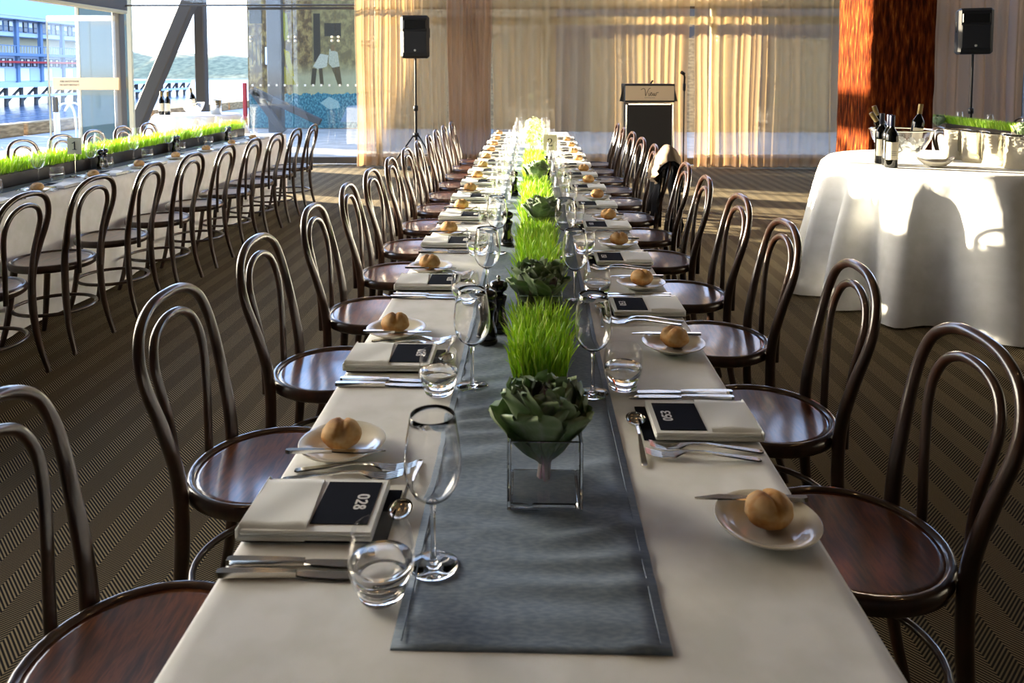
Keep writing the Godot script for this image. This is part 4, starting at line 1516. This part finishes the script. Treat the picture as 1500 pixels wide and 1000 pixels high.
func lectern(at):
	var o = thing("lectern", "black lectern with a cream front panel reading View in script", "lectern", at)
	obj("body", boxm(Vector3(0.62, 0.98, 0.42), 0.01), mats.black_plastic, o, Vector3(0, 0.53, 0))
	obj("plinth", boxm(Vector3(0.66, 0.05, 0.46), 0.006), mats.black_plastic, o, Vector3(0, 0.025, 0))
	obj("chrome_strip", boxm(Vector3(0.58, 0.018, 0.012), 0.002), mats.steel, o, Vector3(0, 1.015, 0.214))
	for s in [-1, 1]:
		obj("side_rail", boxm(Vector3(0.018, 0.96, 0.02), 0.003), mats.steel, o, Vector3(s * 0.318, 0.53, 0.2))
	var m = MB.new()
	m.box(Vector3(0, 1.165, 0.0), Vector3(0.69, 0.255, 0.40), 0.008)
	obj("desk_box", m.mesh(), mats.black_plastic, o)
	var pn = obj("name_panel", boxm(Vector3(0.665, 0.2, 0.012), 0.003), mats.cream_panel, o, Vector3(0, 1.165, 0.205))
	m = MB.new()
	m.smooth(false)
	for s in [-1, 1]:
		m.ot(Vector3(s * 0.35, 1.27, 0.1), Vector3(s * 0.40, 1.05, 0.1), Vector3(s * 0.35, 1.05, 0.1), Vector3(0, 1.1, 0))
		m.ot(Vector3(s * 0.35, 1.27, 0.08), Vector3(s * 0.40, 1.05, 0.08), Vector3(s * 0.35, 1.05, 0.08), Vector3(0, 1.1, 0.2))
		m.oq(Vector3(s * 0.35, 1.27, 0.1), Vector3(s * 0.40, 1.05, 0.1), Vector3(s * 0.40, 1.05, 0.08), Vector3(s * 0.35, 1.27, 0.08), Vector3(0, 1.1, 0.09))
	obj("side_bracket", m.mesh(), mats.black_plastic, o)
	# handwritten word
	var w = [[[-0.13, 0.042], [-0.10, 0.060], [-0.075, 0.055], [-0.066, 0.02], [-0.062, -0.045], [-0.04, 0.005], [-0.015, 0.055], [0.01, 0.068]],
		[[-0.012, 0.0], [-0.018, -0.03], [-0.012, -0.045], [0.004, -0.03]], [[-0.006, 0.022], [-0.004, 0.026]],
		[[0.004, -0.03], [0.022, -0.012], [0.026, 0.0], [0.014, 0.002], [0.008, -0.025], [0.018, -0.043], [0.036, -0.032], [0.048, -0.01]],
		[[0.048, -0.002], [0.046, -0.038], [0.062, -0.036], [0.07, -0.006], [0.07, -0.036], [0.086, -0.038], [0.096, 0.0], [0.112, 0.002], [0.125, 0.006]]]
	m = MB.new()
	for stroke in w:
		var pts = []
		for p in stroke:
			pts.append(Vector3(p[0] * 0.95, p[1] * 0.95 + 0.006, 0.007))
		m.tube(curve(pts, 5) if pts.size() > 2 else pts, 0.0032, 5)
	obj("script_lettering", m.mesh(), mats.black_print, pn)
	m = MB.new()
	for k in 9:
		m.box(Vector3(-0.065 + k * 0.016, -0.062, 0.0065), Vector3(0.008, 0.008, 0.002))
	obj("small_lettering", m.mesh(), mats.rail_grey, pn)
	m = MB.new()
	m.tube([Vector3(0.04, 1.29, 0), Vector3(0.07, 1.34, 0.02)], 0.012, 8)
	obj("microphone", m.mesh(), mats.black_metal, o)

func mic_stand(at):
	var o = thing("microphone_stand", "thin black microphone stand in front of the sheer curtain", "stand", at)
	var m = MB.new()
	m.lathe([Vector2(0, 0.001), Vector2(0.13, 0.001), Vector2(0.13, 0.012), Vector2(0.02, 0.03), Vector2(0, 0.03)], 24)
	obj("base", m.mesh(), mats.black_metal, o)
	m = MB.new()
	m.tube([Vector3(0, 0.02, 0), Vector3(0, 1.30, 0)], 0.009, 8)
	obj("pole", m.mesh(), mats.black_metal, o)
	m = MB.new()
	m.lathe([Vector2(0.009, 1.18), Vector2(0.02, 1.19), Vector2(0.022, 1.28), Vector2(0.012, 1.30)], 12)
	obj("clutch", m.mesh(), mats.black_plastic, o)
	m = MB.new()
	m.tube([Vector3(0.0, 1.30, 0), Vector3(0.0, 1.38, 0.02), Vector3(-0.02, 1.43, 0.06)], 0.013, 8)
	m.tube([Vector3(-0.02, 1.43, 0.06), Vector3(-0.06, 1.45, 0.09)], 0.026, 10)
	obj("microphone", m.mesh(), mats.black_metal, o)

func jacket(called, label, category, mt, at, turn, wide, front, back, off, sd):
	var nz = FastNoiseLite.new()
	nz.seed = sd
	nz.frequency = 4.0
	var path = [Vector3(0, 0.9 - front, -0.175 + off * 0.3), Vector3(0, 0.80, -0.215 + off), Vector3(0, 0.88, -0.235 + off), Vector3(0, 0.918 + off, -0.268), Vector3(0, 0.88, -0.30 - off), Vector3(0, 0.75, -0.315 - off), Vector3(0, 0.9 - back, -0.30 - off * 2.0)]
	var pts = curve(path, 5)
	var rows = []
	for i in pts.size():
		var t = float(i) / (pts.size() - 1)
		var row = []
		for k in 17:
			var u = lerpf(-1, 1, k / 16.0)
			var edge = absf(t - 0.5) * 2.0
			var wd = wide * (0.80 + 0.2 * edge)
			var drop = 0.10 * pow(absf(u), 3.0) * (1.0 - edge)
			var n = nz.get_noise_2d(u * 1.5, t * 4.0) * 0.03 * (0.3 + edge)
			row.append(pts[i] + Vector3(u * wd, -drop, n + (0.02 * sin(u * 7.0 + t * 3.0) * edge)))
		rows.append(row)
	var m = MB.new()
	m.grid(rows)
	solo(called, label, category, m.mesh(), mt, at, turn)

# ---------------------------------------------------------------- scene
func _ready():
	rng.seed = 4242
	set_view()
	make_materials()
	build_room()
	build_outside()
	# --- long tables
	long_table("very long white-clothed banquet table with a slate runner down its middle", 0.0, 0.3, 8.95, 0.88, 1, 0.5)
	long_table("long white-clothed banquet table nearer the glass doors", -3.24, 2.6, 8.62, 0.88, 2)
	long_table("white-clothed banquet table half hidden behind the round drinks table", 5.05, 6.6, 9.8, 0.88, 3)
	runner("long slate blue cloth runner along the very long central table", 0.0, 0.884, 8.9, 0.342, 5)
	runner("slate cloth runner on the table nearer the glass doors", -3.24, 2.7, 8.5, 0.34, 6)
	# --- chairs
	var lz = [1.22, 1.87, 2.50, 3.12, 3.73, 4.30, 4.91, 5.53, 6.11, 6.70, 7.29, 7.92, 8.50]
	for i in lz.size():
		chair(ORD[12 - i] + " bentwood chair from the lectern end, central table door side", P(-0.652 + rng.randf_range(-0.012, 0.012), 0, lz[i]), PI / 2 + rng.randf_range(-0.05, 0.05), "chairs on the glass-door side of the central table")
	for i in 12:
		var z = 1.60 + 0.607 * i + rng.randf_range(-0.02, 0.02)
		var lb = ORD[11 - i] + " bentwood chair from the lectern end, central table drinks side"
		var gp = "chairs on the drinks-table side of the central table"
		var at = P(0.668 + rng.randf_range(-0.012, 0.012), 0, z)
		if i == 6:
			lb = "bentwood chair with a navy jacket and a taupe jacket over its back"
			gp = ""
			jacket("navy_jacket", "dark navy jacket hanging over the back of a bentwood chair", "jacket", mats.navy_jacket, at, -PI / 2, 0.20, 0.42, 0.62, 0.012, 3)
			jacket("taupe_jacket", "taupe jacket folded over the navy jacket on a chair back", "jacket", mats.taupe_jacket, at + Vector3(0, 0.012, 0), -PI / 2, 0.19, 0.20, 0.26, 0.030, 4)
		chair(lb, at, -PI / 2 + rng.randf_range(-0.05, 0.05), gp)
	for i in 9:
		chair(ORD[8 - i] + " bentwood chair from the doorway end, aisle side of the quay table", P(-2.56, 0, 3.40 + 0.575 * i), -PI / 2 + rng.randf_range(-0.05, 0.05), "aisle-side chairs of the table nearer the glass doors")
	for i in 6:
		chair(ORD[5 - i] + " bentwood chair from the doorway end, quay side of the quay table", P(-3.92, 0, 5.60 + 0.52 * i), PI / 2 + rng.randf_range(-0.06, 0.06), "quay-side chairs of the table nearer the glass doors")
	for i in 2:
		chair(["bentwood chair behind the ice buckets at the grass table", "bentwood chair beside the timber column at the grass table"][i], P(4.36, 0, 7.75 + 0.75 * i), PI / 2, "chairs at the table behind the drinks table")
		chair("bentwood chair across the grass trough behind the round drinks table", P(5.76, 0, 8.75 + 0.75 * i), -PI / 2, "far chairs at the table behind the drinks table")
	# --- place settings, central table
	var lp = [1.366, 1.995, 2.65, 3.256, 3.83, 4.40, 4.96, 5.50, 6.06, 6.62, 7.15, 7.75, 8.45]
	var ln = [1.163, 1.81, 2.475, 3.07, 3.64, 4.20, 4.77, 5.31, 5.87, 6.43, 6.97, 7.56, 8.25]
	var A = "on the glass-door side of the central table"
	for i in lp.size():
		var a = "at the %s place from the lectern end, central table door side" % ORD[12 - i]
		setting(-1, 0.0, ln[i], lp[i], a, "028", A, true, i)
		wine_glass("clear wine glass " + a, P(-0.133 + rng.randf_range(-0.006, 0.006), 0.7546, ln[i] - (0.126 if i == 0 else 0.155)), "wine glasses " + A)
		tumbler("water tumbler " + a, P(-0.205 + rng.randf_range(-0.006, 0.006), 0.7506, ln[i] - 0.187), "water tumblers " + A)
	var rp = [1.138, 1.904, 2.465, 3.05, 3.58, 4.19, 4.76, 5.32, 5.95, 6.50, 7.05, 7.65]
	var rn = [1.49, 2.23, 2.81, 3.42, 3.97, 4.57, 5.14, 5.70, 6.33, 6.88, 7.43, 8.03]
	var B = "on the drinks-table side of the central table"
	for i in rp.size():
		var b = "at the %s place from the lectern end, central table drinks side" % ORD[11 - i]
		setting(1, 0.0, rn[i], rp[i], b, "053", B, true, i + 1)
		wine_glass("clear wine glass " + b, P(0.132 + rng.randf_range(-0.006, 0.006), 0.7546, rn[i] + (0.135 if i == 0 else 0.07)), "wine glasses " + B)
		tumbler("water tumbler " + b, P(0.203, 0.7506, rn[i] + (0.17 if i == 0 else 0.11)), "water tumblers " + B)
	# --- centrepieces, central table
	kale_vase("glass cube vase of dark ornamental kale at the near end of the runner", P(0.022, 0.7566, 1.232), 7, "")
	grass_trough("short black trough of bright wheatgrass between two kale vases", 0.02, 1.58, 1.93, 0.13, 0.045, 0.084, 21, 17000.0)
	kale_vase("glass cube vase of dark kale wedged between two wheatgrass troughs", P(0.022, 0.7546, 2.03), 8, "")
	grass_trough("wheatgrass trough in the middle of the central table beside the pepper mills", 0.02, 2.14, 3.02, 0.135, 0.045, 0.084, 22)
	kale_vase("small dark kale vase half hidden between long wheatgrass troughs", P(0.045, 0.7541, 3.13), 9, "")
	grass_trough("long wheatgrass trough on the sunlit half of the central table", 0.02, 3.24, 4.32, 0.135, 0.045, 0.084, 23, 12000.0)
	kale_vase("farthest dark kale vase before the white hydrangeas", P(0.03, 0.7541, 4.42), 10, "")
	grass_trough("last wheatgrass trough before the white hydrangeas", 0.02, 4.54, 5.86, 0.135, 0.045, 0.084, 24, 10000.0)
	hydrangea("cream and lime hydrangeas right behind the last wheatgrass trough", P(0.0, 0.754, 6.15), 0.085, 1, "")
	hydrangea("full cream hydrangeas in the middle of the sunlit table end", P(0.01, 0.754, 6.85), 0.095, 2, "")
	hydrangea("tall cream and lime hydrangeas at the very end of the table", P(0.03, 0.754, 7.75), 0.10, 3, "")
	for p in [[-0.113, 1.93, "black pepper mill beside the short wheatgrass trough"], [-0.088, 2.02, "black pepper mill beside the kale between two wheatgrass troughs"], [-0.098, 3.04, "lone black pepper mill beside the small half-hidden kale vase"], [-0.10, 4.3, "black pepper mill by the farthest kale vase, door side"], [0.11, 5.1, "black pepper mill by the last wheatgrass trough, drinks side"]]:
		pepper_mill(p[2], P(p[0], 0.7546, p[1]), "pepper mills on the central table")
	number_sign("cream number card two on a stem among the central glasses", "2", P(0.13, 0.7541, 5.35))
	solo("menu_sheet", "plain white sheet of card at the far corner of the central table", "paper", boxm(Vector3(0.17, 0.003, 0.24), 0.0008), mats.decal_white, P(0.27, 0.7525, 8.70))
	for k in 2:
		var lan = thing("glass_hurricane", "tall clear glass candle cylinder beside the end hydrangeas", "vase", P(-0.09 + 0.235 * k, 0.754, 7.9), 0.0, "glass cylinders at the table end")
		obj("cylinder", cached("hur", func():
			var m = MB.new()
			m.lathe([Vector2(0, 0.002), Vector2(0.043, 0.002), Vector2(0.045, 0.006), Vector2(0.045, 0.20), Vector2(0.044, 0.202), Vector2(0.043, 0.20), Vector2(0.043, 0.01), Vector2(0, 0.009)], 24)
			return m.mesh()), mats.clear_glass, lan)
		obj("candle", cached("cand", func():
			var m = MB.new()
			m.lathe([Vector2(0, 0.010), Vector2(0.03, 0.010), Vector2(0.03, 0.11), Vector2(0.026, 0.114), Vector2(0, 0.112)], 20)
			return m.mesh()), mats.paper_label, lan)
	# --- table nearer the glass doors
	grass_trough("very long black trough of wheatgrass on the table nearer the glass doors", -3.24, 2.9, 8.35, 0.15, 0.085, 0.10, 31, 8500.0)
	var C = "on the quay table"
	for i in 8:
		var d = 3.98 + 0.575 * i
		var c = "at the %s place from the doorway end of the quay table" % ORD[7 - i]
		setting(1, -3.24, d, d - 0.2, c, "053", C, i < 3, i)
		wine_glass("clear wine glass " + c, P(-3.24 + 0.15, 0.7546, d + 0.13), "wine glasses " + C)
		tumbler("water tumbler " + c, P(-3.24 + 0.21, 0.7506, d + 0.22), "water tumblers " + C)
		if i % 2 == 0:
			for k in 2:
				pepper_mill(["first", "second"][k] + " black mill " + c, P(-3.24 + 0.125 - 0.004 * k, 0.7546, d + 0.29 + 0.06 * k), "pepper mills " + C)
		wine_glass("far glass " + c, P(-3.24 - 0.16, 0.7546, d + 0.2), "wine glasses behind the grass trough")
	number_sign("cream number card one on a stem beside the quay table grass trough", "1", P(-3.06, 0.7541, 5.02))
	# --- table behind the drinks table
	grass_trough("black trough of wheatgrass behind the round drinks table", 5.05, 6.9, 9.7, 0.15, 0.085, 0.10, 41, 8000.0)
	kale_vase("pale kale vase beside the grass trough behind the drinks table", P(4.89, 0.7506, 9.3), 12, "")
	kale_vase("pale kale vase in front of the grass trough behind the ice buckets", P(4.89, 0.7506, 7.75), 13, "")
	for k in 4:
		wine_glass("wine glass on the table behind the round drinks table", P(5.22, 0.7506, 7.6 + 0.62 * k), "wine glasses behind the drinks table")
	# --- round drinks table
	var rt = P(2.70, 0, 5.0)
	round_table("tall round drinks table under a floor-length white cloth", rt, 0.74, 0.88, 4)
	var H = 0.8804
	for p in [[2.155, 4.62, "first"], [2.185, 4.72, "second"], [2.19, 4.83, "third"]]:
		bottle("%s arrow-labelled wine bottle from the rim of the drinks table" % p[2], P(p[0], H, p[1]), -0.1, 0.0, 0, "wine bottles standing on the drinks table")
	punch_bowl("wide clear bowl of ice on the round drinks table", P(2.44, H, 5.10), 0.19)
	bottle("white wine bottle leaning out of the ice bowl towards the standing bottles", P(2.40, H + 0.05, 5.05), 0.0, 0.62, 1, "")
	bottle("white wine bottle tilted steeply in the ice bowl", P(2.40, H + 0.05, 5.18), 0.0, 0.35, 1, "")
	bottle("white wine bottle standing upright in the ice bowl", P(2.53, H + 0.05, 5.11), 0.0, -0.12, 1, "")
	for p in [[2.80, 5.10, "fourth"], [2.82, 4.93, "third"], [2.85, 4.76, "second"], [2.88, 4.59, "first"]]:
		bucket("%s silver ice bucket from the rim of the round drinks table" % p[2], P(p[0], H, p[1]), "ice buckets on the drinks table")
	var m = MB.new()
	var rows = []
	for a in 9:
		var row = []
		var t = a / 8.0
		for b in 32:
			var an = TAU * b / 32.0
			var lift = 0.034 * t * t * (1.0 + 0.75 * pow(absf(cos(an)), 3.0))
			row.append(Vector3((0.03 + 0.085 * t) * cos(an), 0.002 + lift, (0.022 + 0.035 * t) * sin(an)))
		rows.append(row)
	var inner = []
	for i in range(8, -1, -1):
		var row = []
		for v in rows[i]:
			row.append(v * Vector3(0.95, 1, 0.95) + Vector3(0, 0.004 if i < 8 else 0.001, 0))
		inner.append(row)
	m.grid(rows + inner, true)
	solo("boat_dish", "white boat-shaped dish in front of the ice bowl", "dish", m.mesh(), mats.cream_china, P(2.44, H, 4.66))
	# --- drinks table by the doorway
	round_table("small round drinks table under a white cloth by the open doorway", P(-4.62, 0, 10.45), 0.56, 0.88, 9)
	for k in 2:
		bottle("dark wine bottle with a plain white label by the open doorway", P(-4.98 + 0.085 * k, H, 10.15), 0.35, 0.0, 1, "wine bottles by the open doorway")
	punch_bowl("clear bowl of ice on the drinks table by the open doorway", P(-4.66, H, 10.4), 0.15)
	bottle("bottle chilling in the ice bowl by the open doorway", P(-4.64, H + 0.05, 10.42), 0.0, 0.2, 1, "")
	bucket("silver ice bucket on the drinks table by the open doorway", P(-4.30, H, 10.3), "")
	# --- stage gear
	speaker("black loudspeaker on a tripod stand before the pale curtain", P(-1.66, 1.65, 10.9), 0.12)
	speaker_stand("black tripod stand carrying the loudspeaker before the pale curtain", P(-1.66, 0, 10.9), 1.68)
	speaker("black loudspeaker on a pole beside the timber column", P(5.86, 1.69, 10.35), -0.35)
	speaker_stand("black stand carrying the loudspeaker beside the timber column", P(5.86, 0, 10.35), 1.72)
	lectern(P(1.62, 0, 10.75))
	mic_stand(P(2.20, 0, 11.1))
